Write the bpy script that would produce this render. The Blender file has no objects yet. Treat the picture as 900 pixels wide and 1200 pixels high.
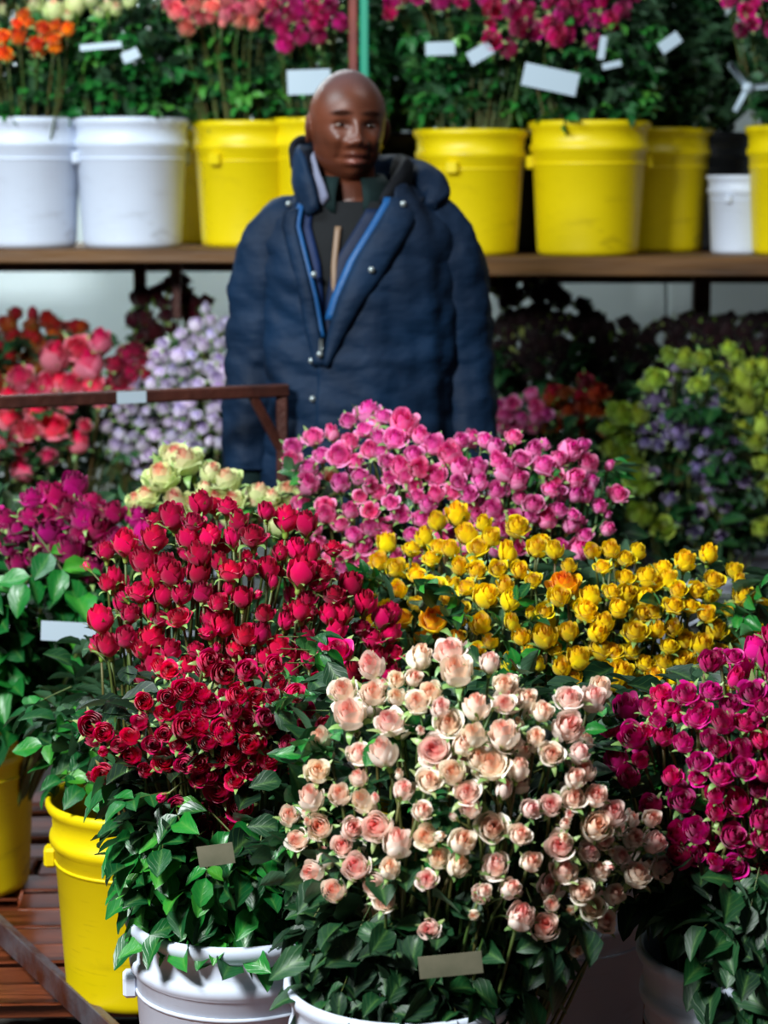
import bpy, math, random
from mathutils import Vector, Matrix, Euler
from math import sin, cos, pi, radians, sqrt, atan, tan
random.seed(11)
S = bpy.context.scene
COL = S.collection

# ------------------------------------------------------------------ camera
FPX, PITCH, CAMZ = 2450.0, radians(8.9), 1.465
cam_d = bpy.data.cameras.new('camera'); cam = bpy.data.objects.new('camera', cam_d); COL.objects.link(cam)
cam_d.sensor_fit = 'VERTICAL'; cam_d.sensor_height = 36.0; cam_d.lens = FPX / 1200 * 36
cam_d.clip_start = 0.05
cam.location = (0, 0, CAMZ); cam.rotation_euler = (pi / 2 - PITCH, 0, 0)
cam_d.dof.use_dof = True; cam_d.dof.focus_distance = 3.0; cam_d.dof.aperture_fstop = 4.2
S.camera = cam
# ------------------------------------------------------------------ world, lights, exposure
w = bpy.data.worlds.new('world'); S.world = w; w.use_nodes = True
w.node_tree.nodes['Background'].inputs[0].default_value = (0.62, 0.80, 1.0, 1)
w.node_tree.nodes['Background'].inputs[1].default_value = 0.018
def area(name, loc, target, size, power, color=(1, 1, 1), size_y=None):
    l = bpy.data.lights.new(name, 'AREA'); l.energy = power; l.color = color
    l.shape = 'RECTANGLE'; l.size = size; l.size_y = size_y or size
    o = bpy.data.objects.new(name, l); COL.objects.link(o); o.location = loc
    o.rotation_euler = (Vector(target) - Vector(loc)).to_track_quat('-Z', 'Y').to_euler()
    return o
area('ceiling_light_front', (-1.75, 1.1, 2.9), (-0.05, 3.0, 0.6), 0.8, 172, (0.95, 0.985, 1.0), 0.7)
area('ceiling_light_aisle', (-1.7, 3.7, 3.1), (-0.7, 5.6, 1.2), 1.2, 40, (0.80, 0.93, 1.0), 0.5)
area('ceiling_light_behind_rack', (-1.1, 6.45, 2.75), (-.9, 6.85, 1.3), 2.4, 46, (.9, .98, 1.0), .12)
area('ceiling_light_back', (0.9, 4.1, 3.3), (0.5, 5.4, 1.6), 1.2, 9, (0.92, 0.97, 1.0), 0.3)
S.view_settings.view_transform = 'Standard'; S.view_settings.look = 'None'
S.view_settings.exposure = 0.55; S.view_settings.gamma = 1.0; S.view_settings.use_curve_mapping = False

# ------------------------------------------------------------------ helpers
def lin(c):
    return tuple(((x / 255) / 12.92 if x / 255 <= 0.04045 else ((x / 255 + 0.055) / 1.055) ** 2.4) for x in c)
def col4(c): return (*lin(c), 1)
def at(px, py, Y):
    """the point at distance Y along the floor seen at this spot of the frame"""
    d = Vector(((px - 450) / FPX, 1.0, (600 - py) / FPX))
    y = d.y * cos(PITCH) + d.z * sin(PITCH); z = -d.y * sin(PITCH) + d.z * cos(PITCH)
    k = Y / y
    return Vector((d.x * k, Y, CAMZ + z * k))
def scale_at(Y, z=1.0):
    return FPX / (Y * cos(PITCH) + (CAMZ - z) * sin(PITCH))
def mesh(name, V, F, mat=None, smooth=True, attr=None):
    m = bpy.data.meshes.new(name); m.from_pydata([tuple(v) for v in V], [], F)
    if smooth: m.polygons.foreach_set('use_smooth', [True] * len(F))
    if attr:
        a = m.color_attributes.new('pet', 'FLOAT_COLOR', 'POINT')
        a.data.foreach_set('color', [x for c in attr for x in c])
    if mat: m.materials.append(mat)
    m.update(); return m
def link(name, data, parent=None, M=None):
    o = bpy.data.objects.new(name, data); COL.objects.link(o)
    if parent is not None: o.parent = parent
    if M is not None: o.matrix_basis = M
    return o
def tag(o, label=None, cat=None, group=None, kind=None):
    if label: o['label'] = label
    if cat: o['category'] = cat
    if group: o['group'] = group
    if kind: o['kind'] = kind
    return o
def thing(name, loc, label, cat, group=None, rz=0):
    o = link(name, None); o.location = loc; o.rotation_euler = (0, 0, rz); o.empty_display_size = 0.02
    return tag(o, label, cat, group)
class MB:
    def __init__(s): s.V = []; s.F = []
    def add(s, V, F):
        n = len(s.V); s.V += [Vector(v) for v in V]; s.F += [tuple(i + n for i in f) for f in F]; return s
    def box(s, c, d, R=None, bev=0.0):
        x, y, z = d[0] / 2, d[1] / 2, d[2] / 2
        if bev:
            b = min(bev, x * .9, y * .9, z * .9)
            V = []; 
            for sx in (-1, 1):
                for sy in (-1, 1):
                    for sz in (-1, 1):
                        V += [Vector((sx * (x - b), sy * (y - b), sz * z)), Vector((sx * (x - b), sy * y, sz * (z - b))), Vector((sx * x, sy * (y - b), sz * (z - b)))]
            idx = lambda sx, sy, sz, k: (((sx > 0) * 2 + (sy > 0)) * 2 + (sz > 0)) * 3 + k
            F = []
            for q in (-1, 1):
                F.append([idx(-1, -1, q, 0), idx(1, -1, q, 0), idx(1, 1, q, 0), idx(-1, 1, q, 0)][::q])
                F.append([idx(-1, q, -1, 1), idx(-1, q, 1, 1), idx(1, q, 1, 1), idx(1, q, -1, 1)][::q])
                F.append([idx(q, -1, -1, 2), idx(q, 1, -1, 2), idx(q, 1, 1, 2), idx(q, -1, 1, 2)][::q])
            for a in (-1, 1):
                for b2 in (-1, 1):
                    F.append([idx(-1, a, b2, 0), idx(1, a, b2, 0), idx(1, a, b2, 1), idx(-1, a, b2, 1)])
                    F.append([idx(a, -1, b2, 0), idx(a, 1, b2, 0), idx(a, 1, b2, 2), idx(a, -1, b2, 2)])
                    F.append([idx(a, b2, -1, 1), idx(a, b2, 1, 1), idx(a, b2, 1, 2), idx(a, b2, -1, 2)])
                    for c2 in (-1, 1): F.append([idx(a, b2, c2, k) for k in range(3)])
        else:
            V = [Vector((a * x, b_ * y, c_ * z)) for a in (-1, 1) for b_ in (-1, 1) for c_ in (-1, 1)]
            F = [(0, 1, 3, 2), (4, 6, 7, 5), (0, 4, 5, 1), (2, 3, 7, 6), (0, 2, 6, 4), (1, 5, 7, 3)]
        if R is not None: V = [R @ v for v in V]
        return s.add([v + Vector(c) for v in V], [tuple(f) for f in F])
    def tube(s, pts, rad, n=8, cap=True):
        pts = [Vector(p) for p in pts]; m = len(pts)
        if not hasattr(rad, '__len__'): rad = [rad] * m
        V = []; F = []; ref = Vector((0.31, 0.2, 0.93)).normalized()
        for i, p in enumerate(pts):
            t = (pts[min(i + 1, m - 1)] - pts[max(i - 1, 0)]).normalized()
            if abs(t.dot(ref)) > .97: ref = Vector((1, 0, 0))
            a = t.cross(ref).normalized(); b = t.cross(a)
            for k in range(n):
                q = 2 * pi * k / n
                V.append(p + (a * cos(q) + b * sin(q)) * rad[i])
        for i in range(m - 1):
            for k in range(n):
                k2 = (k + 1) % n
                F.append((i * n + k, i * n + k2, (i + 1) * n + k2, (i + 1) * n + k))
        if cap: F.append(tuple(range(n))[::-1]); F.append(tuple((m - 1) * n + k for k in range(n)))
        return s.add(V, F)
    def rings(s, R, close=True, cap=(False, False)):
        n = len(R[0]); V = [p for r in R for p in r]; F = []
        for i in range(len(R) - 1):
            for k in range(n if close else n - 1):
                k2 = (k + 1) % n
                F.append((i * n + k, i * n + k2, (i + 1) * n + k2, (i + 1) * n + k))
        if cap[0]: F.append(tuple(range(n))[::-1])
        if cap[1]: F.append(tuple((len(R) - 1) * n + k for k in range(n)))
        return s.add(V, F)
    def mesh(s, name, mat, smooth=True): return mesh(name, s.V, s.F, mat, smooth)
    def build(s, name, mat, parent=None, M=None, smooth=True): return link(name, s.mesh(name, mat, smooth), parent, M)
def frame(dirn, up, loc, sc=1.0):
    """Y along dirn, Z near up"""
    y = dirn.normalized(); x = y.cross(up)
    if x.length < 1e-4: x = y.cross(Vector((1, 0, 0)))
    x.normalize(); z = x.cross(y)
    M = Matrix((x, y, z)).transposed().to_4x4()
    return Matrix.Translation(loc) @ M @ Matrix.Diagonal((sc, sc, sc, 1))
def frame_z(zdir, loc, sc=1.0, spin=0.0, scz=None):
    q = zdir.to_track_quat('Z', 'Y').to_matrix().to_4x4()
    return Matrix.Translation(loc) @ q @ Matrix.Rotation(spin, 4, 'Z') @ Matrix.Diagonal((sc, sc, scz or sc, 1))
def rv(a=1.0): return Vector((random.uniform(-a, a), random.uniform(-a, a), random.uniform(-a, a)))
def noise1(x, y, z): # cheap smooth wobble
    return (sin(x * 1.7 + y * 2.3 + 1.1) + sin(y * 3.1 - z * 1.9 + 2.7) + sin(z * 2.9 + x * 1.3 + .4)) / 3

# ------------------------------------------------------------------ materials
def newmat(name):
    m = bpy.data.materials.new(name); m.use_nodes = True
    nt = m.node_tree; return m, nt, nt.nodes['Principled BSDF']
def ramp(nt, pts):
    r = nt.nodes.new('ShaderNodeValToRGB'); e = r.color_ramp.elements
    e[0].position, e[0].color = pts[0][0], col4(pts[0][1]); e[1].position, e[1].color = pts[-1][0], col4(pts[-1][1])
    for p, c in pts[1:-1]:
        x = e.new(p); x.color = col4(c)
    return r
def mixc(nt, fac, a, b, mode='MIX'):
    n = nt.nodes.new('ShaderNodeMix'); n.data_type = 'RGBA'; n.blend_type = mode
    for sock, v in ((n.inputs[0], fac), (n.inputs[6], a), (n.inputs[7], b)):
        if hasattr(v, 'links') or hasattr(v, 'is_linked'): nt.links.new(v, sock)
        else: sock.default_value = v
    return n.outputs[2]
def mmath(nt, op, a, b=None, clamp=False):
    n = nt.nodes.new('ShaderNodeMath'); n.operation = op; n.use_clamp = clamp
    for k, v in enumerate((a, b)):
        if v is None: continue
        if hasattr(v, 'is_linked'): nt.links.new(v, n.inputs[k])
        else: n.inputs[k].default_value = v
    return n.outputs[0]
def noise(nt, scale, detail=3, coord='Object', vec=None):
    tc = nt.nodes.new('ShaderNodeTexCoord'); n = nt.nodes.new('ShaderNodeTexNoise')
    n.inputs['Scale'].default_value = scale; n.inputs['Detail'].default_value = detail
    if vec:
        mp = nt.nodes.new('ShaderNodeMapping'); mp.inputs['Scale'].default_value = vec
        nt.links.new(tc.outputs[coord], mp.inputs[0]); nt.links.new(mp.outputs[0], n.inputs[0])
    else: nt.links.new(tc.outputs[coord], n.inputs[0])
    return n.outputs[0]
def bump(nt, b, h, strength, dist=0.01):
    n = nt.nodes.new('ShaderNodeBump'); n.inputs['Strength'].default_value = strength; n.inputs['Distance'].default_value = dist
    nt.links.new(h, n.inputs['Height']); nt.links.new(n.outputs[0], b.inputs['Normal'])
def petal_mat(name, inner, mid, outer, base=(200, 215, 120), vary=0.05, rough=0.45, vv=(0.7, 1.25)):
    m, nt, b = newmat(name); L = nt.links
    at_ = nt.nodes.new('ShaderNodeAttribute'); at_.attribute_name = 'pet'
    sp = nt.nodes.new('ShaderNodeSeparateColor'); L.new(at_.outputs[0], sp.inputs[0])
    r = ramp(nt, [(0.0, inner), (0.45, mid), (1.0, outer)]); L.new(sp.outputs[0], r.inputs[0])
    basef = ramp(nt, [(0.05, (255, 255, 255)), (0.42, (0, 0, 0))]); L.new(sp.outputs[1], basef.inputs[0])
    c = mixc(nt, mmath(nt, 'MULTIPLY', basef.outputs[0], 0.75), r.outputs[0], col4(base))
    oi = nt.nodes.new('ShaderNodeObjectInfo')
    hs = nt.nodes.new('ShaderNodeHueSaturation'); L.new(c, hs.inputs['Color'])
    mr = nt.nodes.new('ShaderNodeMapRange'); L.new(oi.outputs['Random'], mr.inputs[0])
    mr.inputs[3].default_value = 0.5 - vary / 2; mr.inputs[4].default_value = 0.5 + vary / 2; L.new(mr.outputs[0], hs.inputs['Hue'])
    fr = mmath(nt, 'FRACT', mmath(nt, 'MULTIPLY', oi.outputs['Random'], 7.13))
    mv = nt.nodes.new('ShaderNodeMapRange'); L.new(fr, mv.inputs[0]); mv.inputs[3].default_value = vv[0]; mv.inputs[4].default_value = vv[1]
    L.new(mv.outputs[0], hs.inputs['Value'])
    hs.inputs['Saturation'].default_value = 1.05
    L.new(hs.outputs[0], b.inputs['Base Color']); b.inputs['Roughness'].default_value = rough
    b.inputs['Specular IOR Level'].default_value = 0.35
    b.inputs['Sheen Weight'].default_value = 0.15
    tr = nt.nodes.new('ShaderNodeBsdfTranslucent'); L.new(hs.outputs[0], tr.inputs[0])
    mx = nt.nodes.new('ShaderNodeMixShader'); mx.inputs[0].default_value = 0.28
    L.new(b.outputs[0], mx.inputs[1]); L.new(tr.outputs[0], mx.inputs[2])
    L.new(mx.outputs[0], nt.nodes['Material Output'].inputs[0])
    return m
def leaf_mat(name, tones, rough=0.36):
    m, nt, b = newmat(name); L = nt.links
    oi = nt.nodes.new('ShaderNodeObjectInfo')
    r = ramp(nt, [(i / (len(tones) - 1), t) for i, t in enumerate(tones)])
    nz = noise(nt, 3.0, 2)
    f = mmath(nt, 'ADD', mmath(nt, 'MULTIPLY', oi.outputs['Random'], 0.8), mmath(nt, 'MULTIPLY', nz, 0.25)); L.new(f, r.inputs[0])
    at_ = nt.nodes.new('ShaderNodeAttribute'); at_.attribute_name = 'pet'
    sp = nt.nodes.new('ShaderNodeSeparateColor'); L.new(at_.outputs[0], sp.inputs[0])
    vein = mmath(nt, 'MULTIPLY', mmath(nt, 'POWER', sp.outputs[0], 9.0), 0.25)
    sv = mmath(nt, 'SINE', mmath(nt, 'MULTIPLY', sp.outputs[2], 55.0))
    sv = mmath(nt, 'MULTIPLY', mmath(nt, 'POWER', mmath(nt, 'MAXIMUM', sv, 0.0), 6.0), 0.08)
    c = mixc(nt, mmath(nt, 'ADD', vein, sv, True), r.outputs[0], col4((120, 170, 80)))
    geo = nt.nodes.new('ShaderNodeNewGeometry')
    c = mixc(nt, mmath(nt, 'MULTIPLY', geo.outputs['Backfacing'], 0.35), c, col4((105, 150, 115)))
    L.new(c, b.inputs['Base Color']); b.inputs['Roughness'].default_value = rough
    b.inputs['Specular IOR Level'].default_value = 0.55
    bump(nt, b, sv, 0.3, 0.01)
    tr = nt.nodes.new('ShaderNodeBsdfTranslucent'); L.new(c, tr.inputs[0])
    mx = nt.nodes.new('ShaderNodeMixShader'); mx.inputs[0].default_value = 0.15
    L.new(b.outputs[0], mx.inputs[1]); L.new(tr.outputs[0], mx.inputs[2]); L.new(mx.outputs[0], nt.nodes['Material Output'].inputs[0])
    return m
def plain(name, c, rough=0.5, metal=0.0, var=None, vscale=8, bmp=0, bscale=60, vec=None, spec=0.5):
    m, nt, b = newmat(name)
    b.inputs['Roughness'].default_value = rough; b.inputs['Metallic'].default_value = metal; b.inputs['Base Color'].default_value = col4(c)
    b.inputs['Specular IOR Level'].default_value = spec
    if var:
        n = noise(nt, vscale, 5, vec=vec)
        r = ramp(nt, [(0.35, c), (0.68, var)]); nt.links.new(n, r.inputs[0]); nt.links.new(r.outputs[0], b.inputs['Base Color'])
    if bmp: bump(nt, b, noise(nt, bscale, 4, vec=vec), bmp)
    return m
def bucket_mat(name, c, dirt, amt):
    m, nt, b = newmat(name); L = nt.links
    n1 = noise(nt, 9, 6, vec=(1, 1, 2.5)); n2 = noise(nt, 3.1, 3)
    r = ramp(nt, [(0.58, (0, 0, 0)), (0.72, (255, 255, 255))]); L.new(n1, r.inputs[0])
    r2 = ramp(nt, [(0.45, (40, 40, 40)), (0.7, (255, 255, 255))]); L.new(n2, r2.inputs[0])
    f = mmath(nt, 'MULTIPLY', mmath(nt, 'MULTIPLY', r.outputs[0], r2.outputs[0]), amt, True)
    # fine horizontal scuffs
    n3 = noise(nt, 14, 5, vec=(1, 1, 14)); r3 = ramp(nt, [(0.64, (0, 0, 0)), (0.75, (255, 255, 255))]); L.new(n3, r3.inputs[0])
    f = mmath(nt, 'ADD', f, mmath(nt, 'MULTIPLY', r3.outputs[0], amt * .5), True)
    oi = nt.nodes.new('ShaderNodeObjectInfo')
    c1 = mixc(nt, mmath(nt, 'MULTIPLY', oi.outputs['Random'], 0.25), col4(c), col4(tuple(int(x * .82) for x in c)))
    cc = mixc(nt, f, c1, col4(dirt)); L.new(cc, b.inputs['Base Color'])
    b.inputs['Roughness'].default_value = 0.42; b.inputs['Specular IOR Level'].default_value = 0.4
    bump(nt, b, noise(nt, 7, 2), 0.25, 0.01)
    return m

PM = {
 'red': petal_mat('petals_red', (150, 0, 44), (206, 2, 68), (218, 18, 92), (196, 50, 80), 0.012, 0.36, (.6, 1.2)),
 'cerise': petal_mat('petals_cerise', (170, 0, 52), (222, 8, 84), (234, 36, 110), (200, 40, 80), 0.015, 0.4, (.65, 1.15)),
 'magenta': petal_mat('petals_magenta', (130, 0, 70), (176, 8, 98), (196, 34, 122), (160, 10, 90), 0.03, 0.42, (.7, 1.2)),
 'pink': petal_mat('petals_pink', (210, 50, 136), (240, 110, 180), (250, 168, 210), (230, 200, 170), 0.03, 0.45, (.85, 1.15)),
 'yellow': petal_mat('petals_yellow', (246, 190, 4), (250, 214, 6), (252, 228, 24), (214, 210, 40), 0.012, 0.45, (.8, 1.12)),
 'amber': petal_mat('petals_amber', (236, 110, 20), (246, 176, 20), (248, 204, 30), (230, 200, 40), 0.02),
 'cream': petal_mat('petals_cream', (250, 176, 156), (254, 226, 208), (255, 246, 232), (226, 236, 180), 0.06, 0.45, (.94, 1.06)),
 'hotpink': petal_mat('petals_hot_pink', (190, 0, 92), (222, 22, 124), (232, 62, 152), (200, 60, 110), 0.03, 0.42, (.6, 1.15)),
 'lime': petal_mat('petals_pale_green', (236, 130, 120), (236, 232, 186), (214, 228, 156), (170, 200, 90), 0.03, 0.5, (.85, 1.1)),
 'coral': petal_mat('petals_coral', (226, 30, 84), (244, 80, 116), (252, 156, 176), (220, 130, 110), 0.015),
 'crimson': petal_mat('petals_crimson', (120, 0, 34), (160, 6, 54), (180, 20, 76), (130, 10, 50), 0.015),
 'rust': petal_mat('petals_rust', (150, 20, 6), (190, 50, 14), (206, 76, 26), (120, 50, 20), 0.05, 0.55, (.4, 1.0)),
 'lavender': petal_mat('petals_lavender', (196, 178, 222), (226, 216, 238), (242, 234, 246), (200, 210, 170), 0.08),
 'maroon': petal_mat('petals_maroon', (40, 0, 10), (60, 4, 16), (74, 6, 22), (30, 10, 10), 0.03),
 'unlit': petal_mat('petals_near_black', (18, 2, 6), (26, 3, 9), (34, 5, 12), (14, 6, 6), 0.02, 0.7),  # shade under the shelf put into the petal colour; own colour unknown
 'blush': petal_mat('petals_salmon', (232, 90, 100), (240, 128, 128), (244, 160, 150), (220, 190, 130), 0.06),
 'orange': petal_mat('petals_orange', (226, 60, 6), (244, 104, 10), (250, 136, 30), (240, 170, 30), 0.02),
 'green': petal_mat('petals_green', (170, 180, 60), (160, 186, 70), (176, 200, 90), (110, 150, 50), 0.03),
 'purple': petal_mat('petals_purple', (124, 100, 160), (162, 146, 190), (184, 170, 204), (140, 150, 130), 0.06),
}
LEAF = leaf_mat('rose_leaf', [(4, 46, 24), (7, 74, 32), (13, 100, 38), (28, 124, 42), (78, 156, 36)], .38)
LEAFD = leaf_mat('rose_leaf_dark', [(3, 26, 16), (5, 42, 22), (9, 58, 26), (16, 74, 30)], 0.5)  # darkened copy of the leaf green, shade of inner and lower foliage painted in
LEAFB = leaf_mat('rose_leaf_shelf', [(6, 62, 30), (14, 94, 40), (24, 112, 44), (46, 134, 50), (90, 150, 50)], 0.42)
SEPAL = leaf_mat('sepal', [(84, 130, 44), (140, 176, 70), (180, 190, 112)], 0.45)
STEM = plain('rose_stem', (52, 92, 36), 0.5, var=(92, 84, 40), vscale=10)
STEMR = plain('rose_stem_brown', (96, 70, 34), 0.5, var=(70, 88, 40), vscale=12)
CARD = plain('white_card', (168, 186, 198), 0.45)
KRAFT = plain('kraft_card', (112, 108, 88), 0.7, var=(84, 86, 66), vscale=20)
WHITEB = bucket_mat('white_plastic', (206, 216, 232), (92, 84, 78), 0.5)
GAPDARKB = bucket_mat('black_plastic', (14, 16, 20), (40, 36, 34), .4)  # for the added buckets that darken the back row
YELLOWB = bucket_mat('yellow_plastic', (226, 202, 4), (122, 92, 14), 0.7)

# ------------------------------------------------------------------ rose parts
def bloom_mesh(name, mat, n, op, seed, nu=7, nv=6, H=0.95):
    rnd = random.Random(seed); V = []; F = []; A = []
    for i in range(n):
        s = i / (n - 1)
        th = i * 2.399 + rnd.uniform(-.25, .25)
        Rm = .5 * (0.13 + 0.87 * s ** .8) * (0.74 + .26 * op)
        flare = op * max(0, (s - .25) / .75)
        half = (1.9 + (0.85 - 1.9) * s) * rnd.uniform(.9, 1.1)
        Hi = H * (1.0 - .16 * flare) * rnd.uniform(.9, 1.0) * (.93 + .07 * (1 - s))
        ph = rnd.uniform(0, 6); tw = rnd.uniform(-.12, .12); bend = rnd.uniform(.7, 1.3)
        b0 = len(V)
        for a in range(nv):
            v = a / (nv - 1)
            wv = (sin(pi * (.08 + .74 * v))) ** .6
            for c in range(nu):
                u = -1 + 2 * c / (nu - 1)
                an = th + u * half * wv + tw * v
                cup = sin(pi / 2 * min(1, v * 1.75)) ** .85
                rho = .03 + Rm * cup * (1 + .12 * u * (1 - s * .6))
                rho *= 1 - (1 - flare) * .26 * max(0, (v - .5) / .5) ** 1.3
                rho += bend * flare * .17 * max(0, (v - .5) / .5) ** 1.7 * (1 - .35 * u * u)
                rho += .012 * sin(ph + u * 4 + v * 3) * (v * (0.4 + s))
                z = Hi * v ** .92 - .17 * H * u * u * v * v - bend * flare * .16 * max(0, (v - .62) / .38) ** 2
                z += .015 * sin(ph * 2 + u * 5) * v
                V.append(Vector((rho * cos(an), rho * sin(an), z))); A.append((s, v, abs(u), 1))
        for a in range(nv - 1):
            for c in range(nu - 1):
                q = b0 + a * nu + c
                F.append((q, q + 1, q + nu + 1, q + nu))
    R = max(sqrt(v.x ** 2 + v.y ** 2) for v in V)
    V = [v / (2 * R) for v in V]
    return mesh(name, V, F, mat, True, A)
def calyx_mesh(name, reflex, seed, spread=.17):
    rnd = random.Random(seed); V = []; F = []; A = []
    for k in range(5):
        th = 2 * pi * k / 5 + rnd.uniform(-.2, .2); L = rnd.uniform(.62, .95); rf = reflex * rnd.uniform(.6, 1.3)
        pts = []
        x, z, ang = .07, -.01, radians(62)
        for j in range(6):
            t = j / 5; pts.append((x, z, t)); ang -= rf * .5 * (0.35 + t); x += L / 5 * cos(ang) * .8; z += L / 5 * sin(ang)
            if j < 2: x += .03
        b0 = len(V)
        for (x, z, t) in pts:
            wd = .095 * (sin(pi * (.18 + .8 * t)) ** 1.0) + .004
            for u in (-1, 0, 1):
                V.append(Vector((x * cos(th) - u * wd * sin(th), x * sin(th) + u * wd * cos(th), z + (.015 if u == 0 else 0)))); A.append((0, 0, 0, 1))
        for j in range(5):
            for c in range(2):
                q = b0 + j * 3 + c; F.append((q, q + 1, q + 4, q + 3))
    b0 = len(V); n = 8
    for r, z in ((.02, -.20), (.075, -.15), (.10, -.08), (.10, -.02), (.12, .04)):
        for k in range(n):
            q = 2 * pi * k / n; V.append(Vector((r * cos(q), r * sin(q), z))); A.append((0, 0, 0, 1))
    for i in range(4):
        for k in range(n):
            k2 = (k + 1) % n; F.append((b0 + i * n + k, b0 + i * n + k2, b0 + (i + 1) * n + k2, b0 + (i + 1) * n + k))
    F.append(tuple(b0 + k for k in range(n))[::-1])
    return mesh(name, V, F, SEPAL, True, A)
def leaf_mesh(name, mat, seed, droop=.16, fold=.14, wid=.34):
    rnd = random.Random(seed); V = []; F = []; A = []; nu = 7
    cv = rnd.uniform(-.12, .12); wv = rnd.uniform(0, 6)
    for i in range(nu):
        t = i / (nu - 1)
        wd = wid * sin(pi * (t ** .82)) ** .8 + .004
        wd *= 1 + (.06 if i % 2 else -.04)
        for s in (-1, -.5, 0, .5, 1):
            V.append(Vector((s * wd + cv * t * t, t, -droop * t * t + fold * abs(s) * wd / wid + .025 * sin(wv + t * 9 + s * 2) * abs(s))))
            A.append((1 - abs(s), t, t * .5 + .22 * (1 - abs(s)) * -1 + .3, 1))
    for i in range(nu - 1):
        for c in range(4):
            q = i * 5 + c; F.append((q, q + 1, q + 6, q + 5))
    return mesh(name, V, F, mat, True, A)
LEAVES = {k: [leaf_mesh('leaf', m, 10 + j, .08 + .09 * j, .10 + .05 * (j % 3), .33 + .03 * (j % 2)) for j in range(5)] for k, m in (('n', LEAF), ('d', LEAFD), ('b', LEAFB))}
def stalk_proto():
    mb = MB(); mb.tube([(0, -.25, .02), (0, .2, 0), (0, .6, -.03), (0, 1.0, -.10)], [.022, .018, .015, .01], 4, False)
    return mb.mesh('leaf_stalk', STEM)
STALK = stalk_proto()
SITES = [((0, 1.0, -.10), 0), ((.0, .80, -.05), 62), ((.0, .80, -.05), -62), ((0, .38, -.01), 70), ((0, .38, -.01), -70)]
def compound_mesh(name, mat, seed):
    """a whole small compound leaf in one mesh, for leaves far off"""
    rnd = random.Random(seed); V = []; F = []; A = []
    src = LEAVES['b'][seed % 5]
    sv = [v.co.copy() for v in src.vertices]; sf = [tuple(p.vertices) for p in src.polygons]
    sa = [tuple(d.color) for d in src.color_attributes['pet'].data]
    for (p, ang) in SITES:
        M = Matrix.Translation(p) @ Matrix.Rotation(radians(ang + rnd.uniform(-12, 12)), 4, 'Z') @ Matrix.Rotation(rnd.uniform(-.5, .1), 4, 'X') @ Matrix.Scale(.62, 4)
        n = len(V); V += [M @ v for v in sv]; F += [tuple(i + n for i in f) for f in sf]; A += sa
    return mesh(name, V, F, mat, True, A)
COMP = [compound_mesh('leaf', LEAFB, j) for j in range(5)]
COMPD = [compound_mesh('leaf', LEAFD, j) for j in range(5)]
def add_leaf(rose, P, d, up, L, kind='n', pairs=2):
    """a leaf stalk on a rose, its leaflets below it"""
    root = Vector(rose['_root'])
    st = link('leaf_stalk', STALK, rose, frame(d, up, P - root, L))
    for (p, ang) in SITES[:1 + 2 * pairs]:
        ls = random.uniform(.52, .78) * (.9 if ang else 1.1)
        M = Matrix.Translation(p) @ Matrix.Rotation(radians(ang + random.uniform(-14, 14)), 4, 'Z') @ Matrix.Rotation(random.uniform(-.75, .25), 4, 'X') @ Matrix.Rotation(random.uniform(-.5, .5), 4, 'Y') @ Matrix.Scale(ls, 4)
        link('leaf', random.choice(LEAVES[kind]), st, M)
def add_far_leaf(rose, P, d, up, L, dark=False):
    link('leaf', random.choice(COMPD if dark else COMP), rose, frame(d, up, P - Vector(rose['_root']), L))

BL = {}
def blooms(colour):
    if colour not in BL:
        mt = PM[colour]
        BL[colour] = {'bud': [bloom_mesh('bloom', mt, 8, 0.0, 5 + j, H=1.2) for j in range(2)],
                      'half': [bloom_mesh('bloom', mt, 13, .35 + .12 * j, 20 + j, H=1.08) for j in range(3)],
                      'open': [bloom_mesh('bloom', mt, 19, .8 + .1 * j, 40 + j, H=1.02) for j in range(3)]}
    return BL[colour]
CAL = [calyx_mesh('calyx', .12 + .2 * j, 70 + j) for j in range(5)]

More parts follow.
